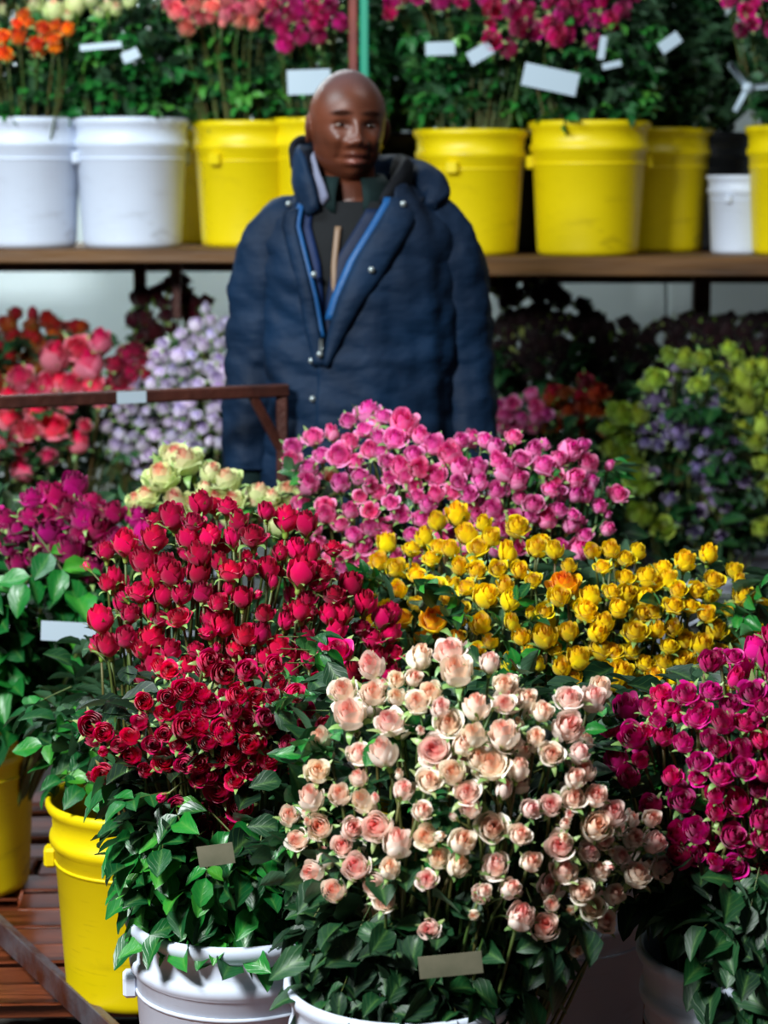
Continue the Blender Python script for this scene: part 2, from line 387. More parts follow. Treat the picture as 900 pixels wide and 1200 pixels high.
ORD = ['first', 'second', 'third', 'fourth', 'fifth', 'sixth', 'seventh', 'eighth', 'ninth', 'tenth', 'eleventh', 'twelfth', 'thirteenth', 'fourteenth', 'fifteenth', 'sixteenth', 'seventeenth', 'eighteenth', 'nineteenth', 'twentieth']
def make_rose(name, colour, P, dirn, diam, form, bucket, label, group, r_in=.085, far=False, stemr=.0022, bud=False):
    """P is the middle of the bloom; the stem runs down into its bucket (x, y, z of the inside floor)"""
    dirn = dirn.normalized()
    m = random.choice(blooms(colour)[form])
    hgt = max(v.co.z for v in m.vertices) * diam
    base = P - dirn * hgt * .5
    off = Vector((P.x - bucket[0], P.y - bucket[1], 0)); 
    if off.length > 1e-6: off = off.normalized() * min(off.length * .4, r_in)
    root = Vector((bucket[0], bucket[1], bucket[2])) + off
    R = link(name, None); R.location = root; R.empty_display_size = .01; tag(R, label, 'rose', group); R['_root'] = tuple(root)
    link('bloom', m, R, frame_z(dirn, base - root, diam, random.uniform(0, 6.28)))
    link('calyx', random.choice(CAL if form != 'bud' else CAL[:3]), R, frame_z(dirn, base - root, diam, random.uniform(0, 6.28)))
    b0 = Vector((0, 0, 0)); b3 = base - root - dirn * diam * .14
    Lh = b3.length
    b1 = Vector((off.x * .6, off.y * .6, Lh * .5)); b2 = b3 - dirn * min(.12, Lh * .35) - Vector((0, 0, .03))
    n = 9; pts = []
    for i in range(n):
        t = i / (n - 1); pts.append(b0 * (1 - t) ** 3 + 3 * b1 * t * (1 - t) ** 2 + 3 * b2 * t * t * (1 - t) + b3 * t ** 3)
    mb = MB(); mb.tube(pts, [stemr * (1.5 - .6 * i / n) for i in range(n)], 5, True)
    mb.build('stem', STEMR if random.random() < .25 else STEM, R)
    if bud:
        k = pts[-2].lerp(pts[-1], .2); q = (dirn + rv(.9) + Vector((0, -.2, .3))).normalized()
        e = k + q * random.uniform(.03, .05)
        mb = MB(); mb.tube([k, k.lerp(e, .5) + Vector((0, 0, .003)), e], stemr * .7, 4); pd = mb.build('bud_stalk', STEM, R)
        bs = random.uniform(.011, .016)
        link('bud', random.choice(blooms(colour)['bud']), pd, frame_z(q, e, bs))
        link('bud_calyx', CAL[0], pd, frame_z(q, e, bs * 1.25, 0, bs * 1.5))
    return R

# ------------------------------------------------------------------ buckets
def bucket_body():
    prof = [(0, 0), (.122, 0), (.130, .004), (.133, .014), (.1335, .02), (.148, .262), (.1545, .268), (.1560, .276), (.1545, .284), (.150, .288),
            (.151, .318), (.1585, .326), (.1615, .334), (.1605, .342), (.156, .345), (.1515, .342), (.149, .330), (.144, .262), (.129, .03), (.12, .010), (0, .010)]
    n = 56; R = []
    for r, z in prof:
        R.append([Vector((max(r, 1e-4) * cos(2 * pi * k / n), max(r, 1e-4) * sin(2 * pi * k / n), z)) for k in range(n)])
    return MB().rings(R)
def bucket_meshes(mat):
    body = bucket_body().mesh('body', mat)
    ring = MB(); n = 48
    for zc, rr in ((.236, .1468),):
        ring.rings([[Vector(((rr + dr) * cos(2 * pi * k / n), (rr + dr) * sin(2 * pi * k / n), zc + dz)) for k in range(n)] for dr, dz in ((-.003, -.004), (.002, -.002), (.002, .002), (-.003, .004))])
    lug = MB().box((.1545, 0, .240), (.022, .036, .034), bev=.005).mesh('lug', mat, False)
    return body, lug, ring.mesh('rib', mat)
BM = {'white': bucket_meshes(WHITEB), 'yellow': bucket_meshes(YELLOWB), 'black': bucket_meshes(GAPDARKB)}
WIRE = plain('galvanised_wire', (150, 150, 150), 0.4, 0.9)
def handle_mesh():
    return MB().tube([(.166 * cos(a), .166 * sin(a) , .240 - .13 * sin(a) ** 2) for a in [pi + i * pi / 16 for i in range(17)]], .0022, 6).mesh('wire_handle', WIRE)
HAND = handle_mesh()
def bucket(kind, x, y, z, label, group, rz=0, s=1.0, wire=False):
    o = thing(kind + '_bucket', (x, y, z), label, 'bucket', group, rz); o.scale = (s, s, s)
    b, l, r = BM[kind]
    link('body', b, o); link('rib', r, o)
    link('lug', l, o); link('lug', l, o, Matrix.Rotation(pi, 4, 'Z'))
    if wire: link('wire_handle', HAND, o)
    return o

# ------------------------------------------------------------------ setting
WALL = plain('wall_paint', (216, 228, 230), 0.7, var=(196, 212, 214), vscale=1.2, bmp=.15, bscale=20)
CONC = plain('concrete', (70, 66, 60), 0.7, var=(44, 40, 38), vscale=3, bmp=.4, bscale=30)
WOOD = plain('wet_red_wood', (178, 92, 56), 0.3, var=(104, 52, 32), vscale=5, bmp=.5, bscale=16, vec=(.35, 4, 1))
SHELFW = plain('shelf_wood', (112, 76, 34), 0.6, var=(62, 40, 20), vscale=6, bmp=.4, bscale=20, vec=(.3, 3, 3))
RUST = plain('rusty_steel', (84, 44, 34), 0.5, 0.4, var=(52, 26, 22), vscale=14, bmp=.3, bscale=50)
STEELW = plain('worn_steel', (116, 112, 120), 0.4, 0.6, var=(96, 50, 34), vscale=16, bmp=.3, bscale=60)
POSTR = plain('red_brown_paint', (132, 52, 40), 0.55, var=(84, 32, 26), vscale=9)
TEAL = plain('teal_paint', (10, 140, 110), 0.5)
fl = MB().box((0, 4.5, -.05), (9, 8.4, .1)).build('floor', CONC, smooth=False); tag(fl, kind='structure')
wl = link('wall_back', None); wl.location = (0, 6.85, 0); tag(wl, kind='structure')
x = -1.12 * 2.5
for i in range(6):
    for (z0, z1) in ((0, 1.62), (1.628, 3.3)):
        MB().box((x + .62, 0, (z0 + z1) / 2), (1.232, .06, z1 - z0), bev=.004).build('panel', WALL, wl, smooth=False)
    x += 1.24
bk = MB().box((0, .08, 1.65), (7.6, .08, 3.3)).build('panel_backing', plain('joint_grey', (120, 130, 130), .8), wl, smooth=False)

# display deck of wet planks
deck = thing('plank_deck', (0, 3.8, 0), 'low deck of wet reddish planks carrying the flower buckets', 'deck')
DW = .098
pl = [MB().box((0, 0, 0), (1.3, .088, .028), bev=.004).mesh('plank', WOOD) for _ in range(1)][0]
n = 0
for k in range(-15, 9):
    if k in (-5,): continue
    for j in (-1, 0, 1):
        link('plank', pl, deck, Matrix.Translation((j * 1.306 + (.2 if k % 2 else 0) + random.uniform(-.01, .01) - .25, k * DW + random.uniform(-.004, .004), .084 + random.uniform(-.003, .003))) @ Matrix.Rotation(radians(2.0) + random.uniform(-.006, .006), 4, 'Z') @ Matrix.Rotation(random.uniform(-.012, .012), 4, 'X'))
for j in (-1.8, -.9, 0, .9, 1.5):
    MB().box((j, -.3, .035), (.07, 2.3, .07), bev=.006).build('bearer', WOOD, deck, smooth=False)
# angle iron lying across the deck's corner
a0, a1 = Vector((-.86, 3.96, .106)), Vector((-.36, 3.06, .106))
d = (a1 - a0).normalized(); R = Matrix((d, Vector((0, 0, 1)).cross(d), Vector((0, 0, 1)))).transposed()
iron = MB(); iron.box((0, 0, .004), ((a1 - a0).length, .05, .006), bev=.001); iron.box((0, -.023, .024), ((a1 - a0).length, .005, .045), bev=.001)
tag(iron.build('angle_iron', STEELW, None, Matrix.Translation((a0 + a1) / 2) @ R.to_4x4(), False), 'worn angle iron bar lying across the wet planks beside the yellow bucket', 'metal bar')

# cart handle rail beside the man
rail = thing('handrail', (-.2, 4.36, 0), 'rusty square steel handrail with braced post in front of the man', 'rail')
p1 = at(337, 457, 4.36) - Vector((-.2, 4.36, 0)); p0 = at(-60, 474, 4.05) - Vector((-.2, 4.36, 0))
def bar(mb, a, b, t):
    a = Vector(a); b = Vector(b); d = (b - a).normalized(); up = Vector((0, 0, 1)) if abs(d.z) < .9 else Vector((0, 1, 0))
    y = up.cross(d).normalized(); z = d.cross(y); M3 = Matrix((d, y, z)).transposed()
    mb.box((a + b) / 2, ((b - a).length, t, t), M3, bev=t * .12); return mb
bar(MB(), p0, p1, .026).build('rail_bar', RUST, rail, smooth=False)
bar(MB(), (p1.x - .012, p1.y, .0), (p1.x - .012, p1.y, p1.z - .012), .024).build('post', RUST, rail, smooth=False)
q0 = p1.lerp(p0, .11) - Vector((0, 0, .01)); bar(MB(), q0, (p1.x - .012, p1.y, p1.z - .13), .018).build('brace', RUST, rail, smooth=False)
bar(MB(), (p0.x + .03, p0.y, 0), (p0.x + .03, p0.y, p0.z - .012), .024).build('post', RUST, rail, smooth=False)
st_ = p0.lerp(p1, (148 + 60) / 397.); dd = (p1 - p0).normalized()
Mx = Matrix((dd, Vector((0, 0, 1)).cross(dd), Vector((0, 0, 1)))).transposed()
tag(MB().box(st_ + Vector((-.0, -.0142, 0)), (.062, .0015, .024), Mx).build('sticker', CARD, rail, smooth=False), 'white paper sticker')

# shelving: two units meeting behind the man
XM = (420 - 450) / 425
def shelf_unit(x0, x1, ztop, thick, label, px_posts):
    u = thing('shelving_unit', ((x0 + x1) / 2, 5.8, 0), label, 'shelf', 'plank shelving along the back wall')
    L = x1 - x0
    for i, yy in enumerate((-.17, 0.065, .30)):
        MB().box((0, yy, ztop - thick / 2), (L, .226, thick), bev=.004).build('shelf_board', SHELFW, u, smooth=False)
        MB().box((0, yy, .10), (L, .226, .035), bev=.004).build('lower_board', SHELFW, u, smooth=False)
    bar(MB(), (-L / 2, .42, ztop - thick - .03), (L / 2, .42, ztop - thick - .03), .04).build('cross_bar', RUST, u, smooth=False)
    return u
u1 = shelf_unit(-1.62, XM - .004, 1.297, .036, 'plank shelf with the white buckets and pink roses, on rusty posts', 0)
u2 = shelf_unit(XM + .004, 1.75, 1.277, .05, 'plank shelf of yellow buckets on the darker side of the rack', 0)
def post(u, X, Y, t, z0, z1, mat, nm='post'): return MB().box((X - u.location.x, Y - u.location.y, (z0 + z1) / 2), (t, t, z1 - z0), bev=.003).build(nm, mat, u, smooth=False)
xa, xb = at(414, 60, 5.52).x, at(427, 60, 5.52).x
post(u1, xa, 5.50, .022, 0, 2.45, POSTR); post(u2, xb, 5.50, .022, 0, 1.70, POSTR); post(u2, xb, 5.50, .022, 1.70, 2.45, TEAL, 'painted_post')
post(u1, at(164, 320, 6.15).x, 6.15, .036, 0, 1.26, RUST); post(u1, at(207, 320, 5.75).x, 5.75, .024, 1.10, 1.262, RUST, 'bracket')
post(u1, -1.6, 5.5, .03, 0, 2.45, POSTR); post(u2, 1.72, 5.5, .03, 0, 2.45, POSTR); post(u2, at(825, 200, 6.15).x, 6.15, .05, 0, 2.45, RUST)
MB().box((at(845, 288, 6.1).x - u2.location.x, 6.16 - u2.location.y, at(845, 288, 6.1).z + .008), (.2, .02, .016)).build('white_strip', CARD, u2, smooth=False)

# ------------------------------------------------------------------ bucket placement
DK = .10
def lab(s): return s
B = {}
def put(key, kind, x, y, z, label, group, rz=0, s=1.0, wire=False):
    B[key] = (x, y, z + .03); return bucket(kind, x, y, z, label, group, rz, s, wire)
FG = 'flower buckets on the plank deck'
put('D', 'white', -.208, 2.86, DK, 'scuffed white bucket holding the lower crimson roses, beside a yellow bucket', FG, .12)
put('C', 'white', .030, 2.60, DK, 'white bucket with open rim under the cream pink roses', FG, 1.3)
put('C2', 'white', .262, 3.08, DK, 'white bucket in shade behind the lowest cream roses', FG, .6)
put('E', 'white', .505, 2.72, DK, 'dirty white bucket shaded by the hot pink roses', FG, 1.9)
put('A', 'yellow', -.412, 3.43, DK, 'tall yellow bucket standing on wet planks beside the white bucket', FG, .1)
put('B', 'yellow', -.835, 3.97, DK, 'yellow bucket with a dark stain under the wall of leaves', FG, 1.2)
put('Y1', 'yellow', .10, 3.44, DK, 'bucket hidden under the yellow roses next to the pink ones', FG)
put('Y2', 'yellow', .50, 3.56, DK, 'bucket hidden under the wide bunch of small yellow roses', FG)
put('P1', 'white', -.06, 3.82, DK, 'bucket hidden under the pink roses in front of the man', FG)
put('P2', 'white', .28, 3.92, DK, 'bucket hidden under the pink roses beside the purple ones', FG)
put('G', 'white', -.34, 3.90, DK, 'bucket hidden under the pale green roses by the handrail', FG)
UG = 'buckets on the top shelf'; zs1, zs2 = 1.297, 1.277
def xs(px, Y): return (px - 450) / scale_at(Y, 1.35)
put('S1', 'white', xs(32, 5.75), 5.75, zs1, 'white bucket under the orange roses on the top shelf', UG, .9)
put('S2', 'white', xs(155, 5.75), 5.75, zs1, 'white bucket next to the orange roses, full of plain leaves', UG, .4)
put('S3', 'yellow', xs(292, 5.82), 5.82, zs1, 'yellow bucket under the salmon pink roses on the top shelf', UG, 1.0, .98)
put('S3b', 'yellow', xs(240, 6.02), 6.1, zs1, 'shaded yellow bucket squeezed behind the white one', UG, 1.0, .95)
put('S4', 'yellow', xs(382, 5.72), 5.78, zs1, 'yellow bucket partly hidden behind the man and his hood', UG, 1.3)
put('S5', 'yellow', xs(551, 5.75), 5.75, zs2, 'yellow bucket beside the man, under leaves with a white tag', UG, 1.2, .97)
put('S6', 'yellow', xs(689, 5.70), 5.70, zs2, 'bright yellow bucket under the large white card', UG, .05, 1.03)
put('S7', 'yellow', xs(770, 6.0), 6.03, zs2, 'dull yellow bucket in shade behind the bright one', UG, .7)
put('S8', 'yellow', xs(940, 5.75), 5.75, zs2, 'yellow bucket cut off at the edge of the top shelf', UG, 1.0)
put('S9', 'white', xs(866, 5.9), 5.86, zs2, 'small pale bucket in the dark gap of the top shelf', UG, 1.0, .62)
put('S10', 'black', xs(468, 6.12), 6.12, zs2, 'added black bucket darkening the gap beside the post, behind the man', UG, .4, .97)  # black buckets added to stand in for darkness between the front buckets
put('S11', 'black', xs(822, 6.12), 6.12, zs2, 'added black bucket darkening the gap beside the dull yellow one', UG, .4, .97)
put('S12', 'black', xs(612, 6.12), 6.12, zs2, 'added black bucket darkening the back behind the pair of yellow buckets', UG, .4, .97)
LG = 'buckets on the lower shelf behind the cart'; LZ = .118
for key, px, Y, lb in (('L1', 50, 5.46, 'coral'), ('L2', 205, 5.5, 'lavender'), ('L3', 30, 5.85, 'rust orange'), ('L4', 190, 5.88, 'dark maroon'),
                    ('L5', 640, 5.85, 'unlit'), ('L6', 780, 5.88, 'dim purple'), ('L7', 900, 5.86, 'shadowy'), ('L8', 800, 5.42, 'purple and green'), ('L9', 655, 5.5, 'dusty pink and rust')):
    put(key, 'white', (px - 450) / 430, Y, LZ, 'bucket behind the cart under the %s flowers' % lb, LG)

# ------------------------------------------------------------------ bloom positions read from the photograph
def pts(x0, y0, k, s, dflt): 
    out = []
    for t in s.replace('\n', ' ').split(';'):
        t = t.strip()
        if not t: continue
        v = t.split(','); c = v[3] if len(v) > 3 else None
        out.append((x0 + float(v[0]) * k, y0 + float(v[1]) * k, (float(v[2]) if len(v) > 2 and v[2] else dflt) * k, c))
    return out
def poly_fill(x0, y0, k, poly, step, size, seed, jit=.45):
    rnd = random.Random(seed); out = []
    xsx = [p[0] for p in poly]; ysx = [p[1] for p in poly]
    y = min(ysx)
    row = 0
    while y < max(ysx):
        x = min(xsx) + (step / 2 if row % 2 else 0)
        while x < max(xsx):
            qx, qy = x + rnd.uniform(-jit, jit) * step, y + rnd.uniform(-jit, jit) * step
            ins = False; n = len(poly)
            for i in range(n):
                (ax, ay), (bx, by) = poly[i], poly[(i + 1) % n]
                if (ay > qy) != (by > qy) and qx < (bx - ax) * (qy - ay) / (by - ay) + ax: ins = not ins
            if ins: out.append((x0 + qx * k, y0 + qy * k, size * rnd.uniform(.8, 1.15) * k, None))
            x += step
        y += step * .87; row += 1
    return out
CREAM = pts(320, 740, .3167, '''365,130,90;540,100,90,h;655,80,120;680,150,120,h;803,118,70,h;455,180,60,h;520,175,60,h;262,225,110;370,232,100;285,310,120,h;460,245,60,h;535,265,95;585,230,80;620,285,70;
435,340,115;650,345,110;545,365,50,b;870,215,90;860,270,80;600,440,125;705,420,80,h;745,385,80;855,385,100;180,400,75,h;318,458,95;165,520,90,h;320,545,60,h;575,555,100;810,500,130;760,475,80;855,590,90;
140,620,90,h;335,630,80,h;480,590,70,h;550,665,80;720,600,100;730,655,80,h;60,685,80,h;290,730,90;255,795,80;460,785,100,h;570,760,90;700,780,90,h;810,725,120;610,840,80,h;825,870,100;680,870,80,h;
150,890,85;385,935,90;430,880,70,h;570,920,80;415,1000,85;770,970,70,h;870,955,70,h;580,1100,80''', 80) + pts(560, 780, .3778, '''80,60,60,h;95,115,90;150,105,60,h;285,105,90;355,105,75;200,145,65,h;85,225,100;275,190,90;180,225,60,h;230,275,75;315,275,65,h;
330,330,65,h;160,445,65;225,435,70;295,415,80;365,405,65,h;415,460,80;270,490,55,b;365,500,90,h;480,480,60,b;130,525,70;255,560,90;390,545,60,h;480,535,60,h;540,475,55,h;545,550,70,h;
50,625,90;165,610,60,h;265,640,90;375,640,70;490,650,90;570,630,80;320,700,80;100,690,60,h;420,710,60,h;355,750,80;385,790,85;205,810,85;305,885,60,b;230,740,45,h;20,700,45,h;340,580,70;440,590,60;300,350,60,h''', 70)
HOT = pts(560, 780, .3778, '''465,130,80;530,130,60;570,90,70;645,90,80;590,125,70;725,80,70;700,140,60;800,40,80;850,85,90;885,130,60;680,165,80;760,175,75,h;480,220,90;520,205,60;575,220,60;640,240,60,h;750,255,65,h;830,180,75;
880,230,65;430,295,80,h;505,295,55,h;690,300,75;755,340,80;820,260,65;825,320,80;890,330,65;600,345,65,h;685,345,65;735,400,65;810,425,85;870,380,65;535,430,65,h;635,420,80;740,455,65;680,510,80,h;790,530,85;885,540,75;
625,595,75,h;675,590,65;800,625,80;885,640,65;880,480,65;860,160,60;920,100,80;940,180,80;930,270,80;940,400,80;930,560,80;840,570,60;720,230,60;780,120,60;620,160,60;560,170,55;905,-20,80;930,30,80''', 70)
REDU = pts(90, 580, .4222, '''265,60,80;325,75,70;525,45,50,h;580,65,80;215,120,80;310,120,65,h;490,115,85;370,115,65,h;190,180,80;245,190,60,h;340,165,80;395,185,60,h;565,160,50,h;610,150,60;655,160,70;105,225,70;85,245,55,h;175,270,75;
265,220,70;340,215,70;430,212,80;480,205,55,h;530,205,65,h;545,243,50,b;625,215,80,h;670,245,65;65,345,78;240,280,60;290,275,60,h;350,270,60,h;395,300,60,h;460,285,60,h;715,280,75;760,250,70;800,300,70;285,340,75;235,345,60;
365,380,65;405,360,70,h;140,395,65,h;210,395,80;180,430,60;470,390,75,h;510,385,60,h;580,350,50;620,320,60;560,420,70,h;580,450,60;635,400,70,h;720,375,60;820,400,75;870,380,70;225,470,90;185,500,60;305,475,60;345,490,60;
405,480,75,h;470,475,60;590,490,60;670,525,80;770,490,70;830,450,70;300,510,65;700,330,60,h;640,290,60;740,430,60;520,330,60;440,430,60;260,430,60;330,430,60;150,330,60,h;200,320,60;120,300,60;520,450,50;640,460,60;880,440,60;690,215,60;740,330,60;790,370,60;850,340,60;420,260,50''', 65)
REDL = pts(90, 580, .4222, '''185,575,55,h;40,640,78;75,660,60;175,630,55,h;250,600,65;300,645,80;370,590,75;405,645,70;470,635,80;520,620,55;540,560,50,h;365,685,60;410,670,60;245,660,60;150,670,55,h;75,710,50,b;150,725,65,h;190,765,45,h;75,775,65,h;
300,745,60;335,745,60;470,750,85;440,790,65;370,780,60;395,820,80;450,865,90;340,790,55;285,860,60,h;360,920,65,h;500,690,60;430,720,60;390,735,60;600,765,50,b;210,690,60;120,690,55,h;300,540,70;345,550,60;445,555,65,h;250,560,60;320,600,60;
430,600,60;280,690,60;340,640,60;480,690,60;500,560,60;540,640,50,h;520,790,50;560,520,50,h;620,640,60;690,640,60;640,600,50,h''', 62)
YEL = pts(400, 580, .5556, '''245,42,58;370,68,60;148,115;205,110;80,140;45,175,50;290,110,50;350,122,62;315,90;190,135;230,115,40,h;195,195,55;225,215,45;285,160,48;330,155;305,215,55;355,225;470,190,78,a;460,215,50;375,160;405,180,40;
130,262,52,a;195,262,70,a;180,310,55,a;295,272,48;245,300,44,a;265,195;360,268,54;430,300,55;415,355,48;355,355,42;450,325,40;285,330;315,310,36,h;400,250;430,245;530,120,38,h;570,115,40,h;600,135;600,175;645,175,48;660,185;690,180,45;
525,215;515,245,60;585,240;555,270,40;570,205;640,215,40,h;700,235,50;735,235;660,245;620,290,60;665,285,40,h;725,305,44;760,315,48,h;790,285,50;700,280,40,h;775,125,42,h;725,140,46;785,180,50;840,180;830,160,40,h;850,215,55;885,235,46;770,250;
820,245;830,280;870,285;840,305;545,325,60;500,345,50;575,330;570,385,62;490,390,48;640,355;680,355,52;635,390;720,350;770,375,50;855,345;735,345;625,120,36,h;680,155;710,200;750,200;295,395,60,a;120,200,40,h;160,170;250,150;250,240;160,230;
380,300,40;395,330,40;540,290;480,290;610,330;690,320;800,330;820,350;600,210;635,250;345,190;300,60,36;590,375,50;660,380;700,390,44;60,215,36;95,240,36,h;480,150,36''', 44)
PINK = pts(320, 460, .4778, '''50,135,52;100,110,54;145,100,52;235,50,68;185,70,46;225,92,48;318,80,72;300,115,62;240,140,52;165,155,68;120,155,48;90,185,52;165,222,46,h;215,208,52;265,145,44;315,185,60;325,205,50;345,228,46;215,255,42;260,245,44;
130,280,52;100,335,46;130,300,46;165,322,46;240,290,48;190,290,44;275,325,46;315,300,48;275,355,52;220,375,52;150,400,52;200,350,40;365,310,48;380,275,48;400,205,62;435,150,56;460,185,50;440,245,46;480,250,48;500,185,52;
505,220,40;520,118,44;545,135,40;590,110,46;550,240,46;570,190,54;610,165,54;665,180,60;600,215,48;690,210,50;725,145,52,h;700,165,40,h;760,130,40,h;775,175,48;825,180,34,b;845,250,54;540,285,46;500,300,44;400,345,50;640,275,56;680,240,44;
670,310,50;700,290,48;730,325,40,h;765,350,44;660,375,44;820,335,34,h;765,250,40,h;740,250,40;800,280,36,h;735,300,36;605,260,40;590,310,46;560,340,46;610,340,40;470,330,46;440,300,44;340,350,46;630,300,40;290,210,40;355,255,40;400,250,44;
240,230,40;190,120,44;270,60,44;460,120,40;640,140,42;550,165,40;700,240,40;780,220,34,h;820,300,30,b;290,270,44;420,320,44;520,330,46;600,380,46;110,370,46;240,330,44;180,390,44;300,400,44;350,400,44;550,300,40;480,280,44;455,220,44;260,110,44;200,170,44;280,170,44''', 44)
MAG = pts(0, 540, .35, '''110,130,95;20,200,90;65,235,100;155,110,90;185,125,90;250,85,90;230,160,90;310,140,90;320,220,105;260,240,90;160,240,90,h;230,300,110,h;60,340,70,h;395,265,90,h;460,190,95;380,175,80;150,185,90;540,200,80;640,220,80;740,225,80;
-30,180,90;-20,270,90,h;490,240,80;100,190,90;200,200,90;280,190,90;30,290,70,h;350,290,70;-60,240,90;600,170,80''', 90)
LIME = pts(100, 500, .3333, '''270,180,120;355,125,125;310,105,100;215,250,90;390,275,90;420,220,70;495,195,110;520,265,90;520,310,105;610,240,80;715,235,95;780,225,95;590,275,70;780,310,80;655,250,70;460,250,70;180,260,70;440,165,70;740,290,80;850,300,80''', 80)
CORAL = pts(0, 300, .3889, '''235,280,85;270,330,85;65,370,95;150,390,80;215,390,85;30,500,85;90,525,85;165,520,95;60,585,75;145,610,65;255,515,45,h;20,540,80;110,470,80;180,380,80;275,395,80;30,430,80;100,415,80;10,450,80;-40,480,90;200,440,80;250,350,60;300,440,50;15,580,60;350,330,75,c;385,300,75,c;410,290,70,c;370,370,80,c;430,320,60,c;340,400,60,c;440,350,60,c;390,350,60,c''', 80)
LAV = pts(0, 300, .3889, '''620,160,48;590,210;545,235;490,265;590,250;635,235;665,215;500,305,50;520,340;455,330;575,300;610,270;630,340,50;655,365,50;415,365;595,385;500,390;455,385;555,350;400,460;370,490;490,460,48;540,465;590,480;640,460;665,450;
420,500;465,540,48;520,540,50;570,545;350,570,44;405,615,50;450,600,50;545,575,50;590,580,50;420,655,44;325,515,36,h;360,535;400,545;640,490;520,380;480,350;560,270;660,265;680,200;600,330;470,300;430,420;380,440;620,420;560,400;480,420;530,430;
440,470;460,500;510,500;550,510;610,520;560,470;350,460;660,310;690,260;680,340;630,560;500,570;480,620;430,570''', 42)
PURP = pts(550, 300, .3889, '''620,335;655,335;560,425,60;540,445,50;590,490;640,480;690,485;525,520;550,520;625,530,60;640,565;715,530;740,460,50;755,430;530,565;570,570;525,650,50;550,655;605,735,55;690,640,60;740,605;775,605;745,650,55;785,640;825,675,50;
705,670,55;760,690,50;740,740;690,770,50;770,760;795,800,50;640,800;760,850;845,740;680,830;600,380,36;670,520;600,540;720,700;800,560,36;660,450;580,450;700,590;730,640''', 42)
GRN = pts(550, 300, .3889, '''645,310,80;560,370,70;780,280,55;800,300,55;460,480,90;430,580,75;510,480,70;480,620,90;540,390,60;840,440,80;860,380,80;880,340,80;820,380,80;880,510,80;860,560,70;880,620,70;520,780,80;585,820,70;520,690,80;500,660,80;880,820,60;
890,430,80;700,310,60;760,370,70;840,340,70;425,520,60;460,550,70;730,350,60;900,700,60;780,440,60;600,300,50;690,390,60;820,520,60''', 70)
RUSTB = poly_fill(0, 300, .3889, [(-60, 230), (60, 160), (240, 190), (310, 230), (290, 300), (150, 330), (-60, 440)], 42, 55, 3)
MAROON = poly_fill(0, 300, .3889, [(385, 110), (460, 80), (520, 60), (640, 110), (650, 180), (560, 200), (430, 300), (400, 240)], 46, 60, 4)
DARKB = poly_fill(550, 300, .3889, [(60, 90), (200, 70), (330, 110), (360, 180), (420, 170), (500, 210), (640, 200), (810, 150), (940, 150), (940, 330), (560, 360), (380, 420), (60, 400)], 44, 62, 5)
RUSTR = poly_fill(550, 300, .3889, [(220, 400), (370, 370), (430, 520), (330, 580), (220, 540)], 44, 60, 6)
DUSTY = poly_fill(550, 300, .3889, [(85, 430), (190, 420), (250, 480), (220, 530), (85, 530)], 40, 50, 7)
ORG = pts(0, 0, .26667, '''105,65,60;75,105,50;120,100,50;190,125,70;245,115,50;295,130,65;160,195,70;165,225,60;235,175,70;240,205,60;80,165,65;15,160,60;10,230,75;30,250,60;-40,200,70;-50,120,70''', 60)
PALE = pts(0, 0, .26667, '''235,50,90,h;330,25,90,h;470,25,80;20,40,70;300,70,50,h;510,40,60;570,10,60;150,20,80,h;80,10,80;400,10,70;440,60,50''', 70)
SALM = pts(180, 0, .2889, '''95,50,75,h;165,20,70;190,75,60;240,30,75;300,60,80;340,40,70;390,35,80;400,95,60;280,90,60;430,10,60;60,20,60;130,50,60;230,70,60;350,85,60;450,-20,80;300,-20,80;180,-30,80;80,-30,80;380,-30,80''', 70)
MAG2 = pts(180, 0, .2889, '''490,80,70;520,120,60,h;530,180,70,h;555,60,60;580,40,75;650,30,75;660,95,70,h;720,30,70;755,95,65,h;690,60,60;600,80,60;560,-20,70;640,-30,70;720,-30,70;490,20,60''', 70)
MAG3 = poly_fill(450, 0, .5, [(100, -60), (600, -60), (590, 30), (540, 60), (480, 110), (400, 90), (300, 130), (240, 90), (200, 20), (100, 10)], 42, 46, 8) + pts(450, 0, .5, '20,10,40;15,30,36;50,-10,40;80,-10,40;185,5,34;130,-20,40;295,115,40,h', 40)
MAG4 = poly_fill(850, 0, 1, [(0, -30), (80, -30), (80, 40), (10, 45)], 22, 22, 9)

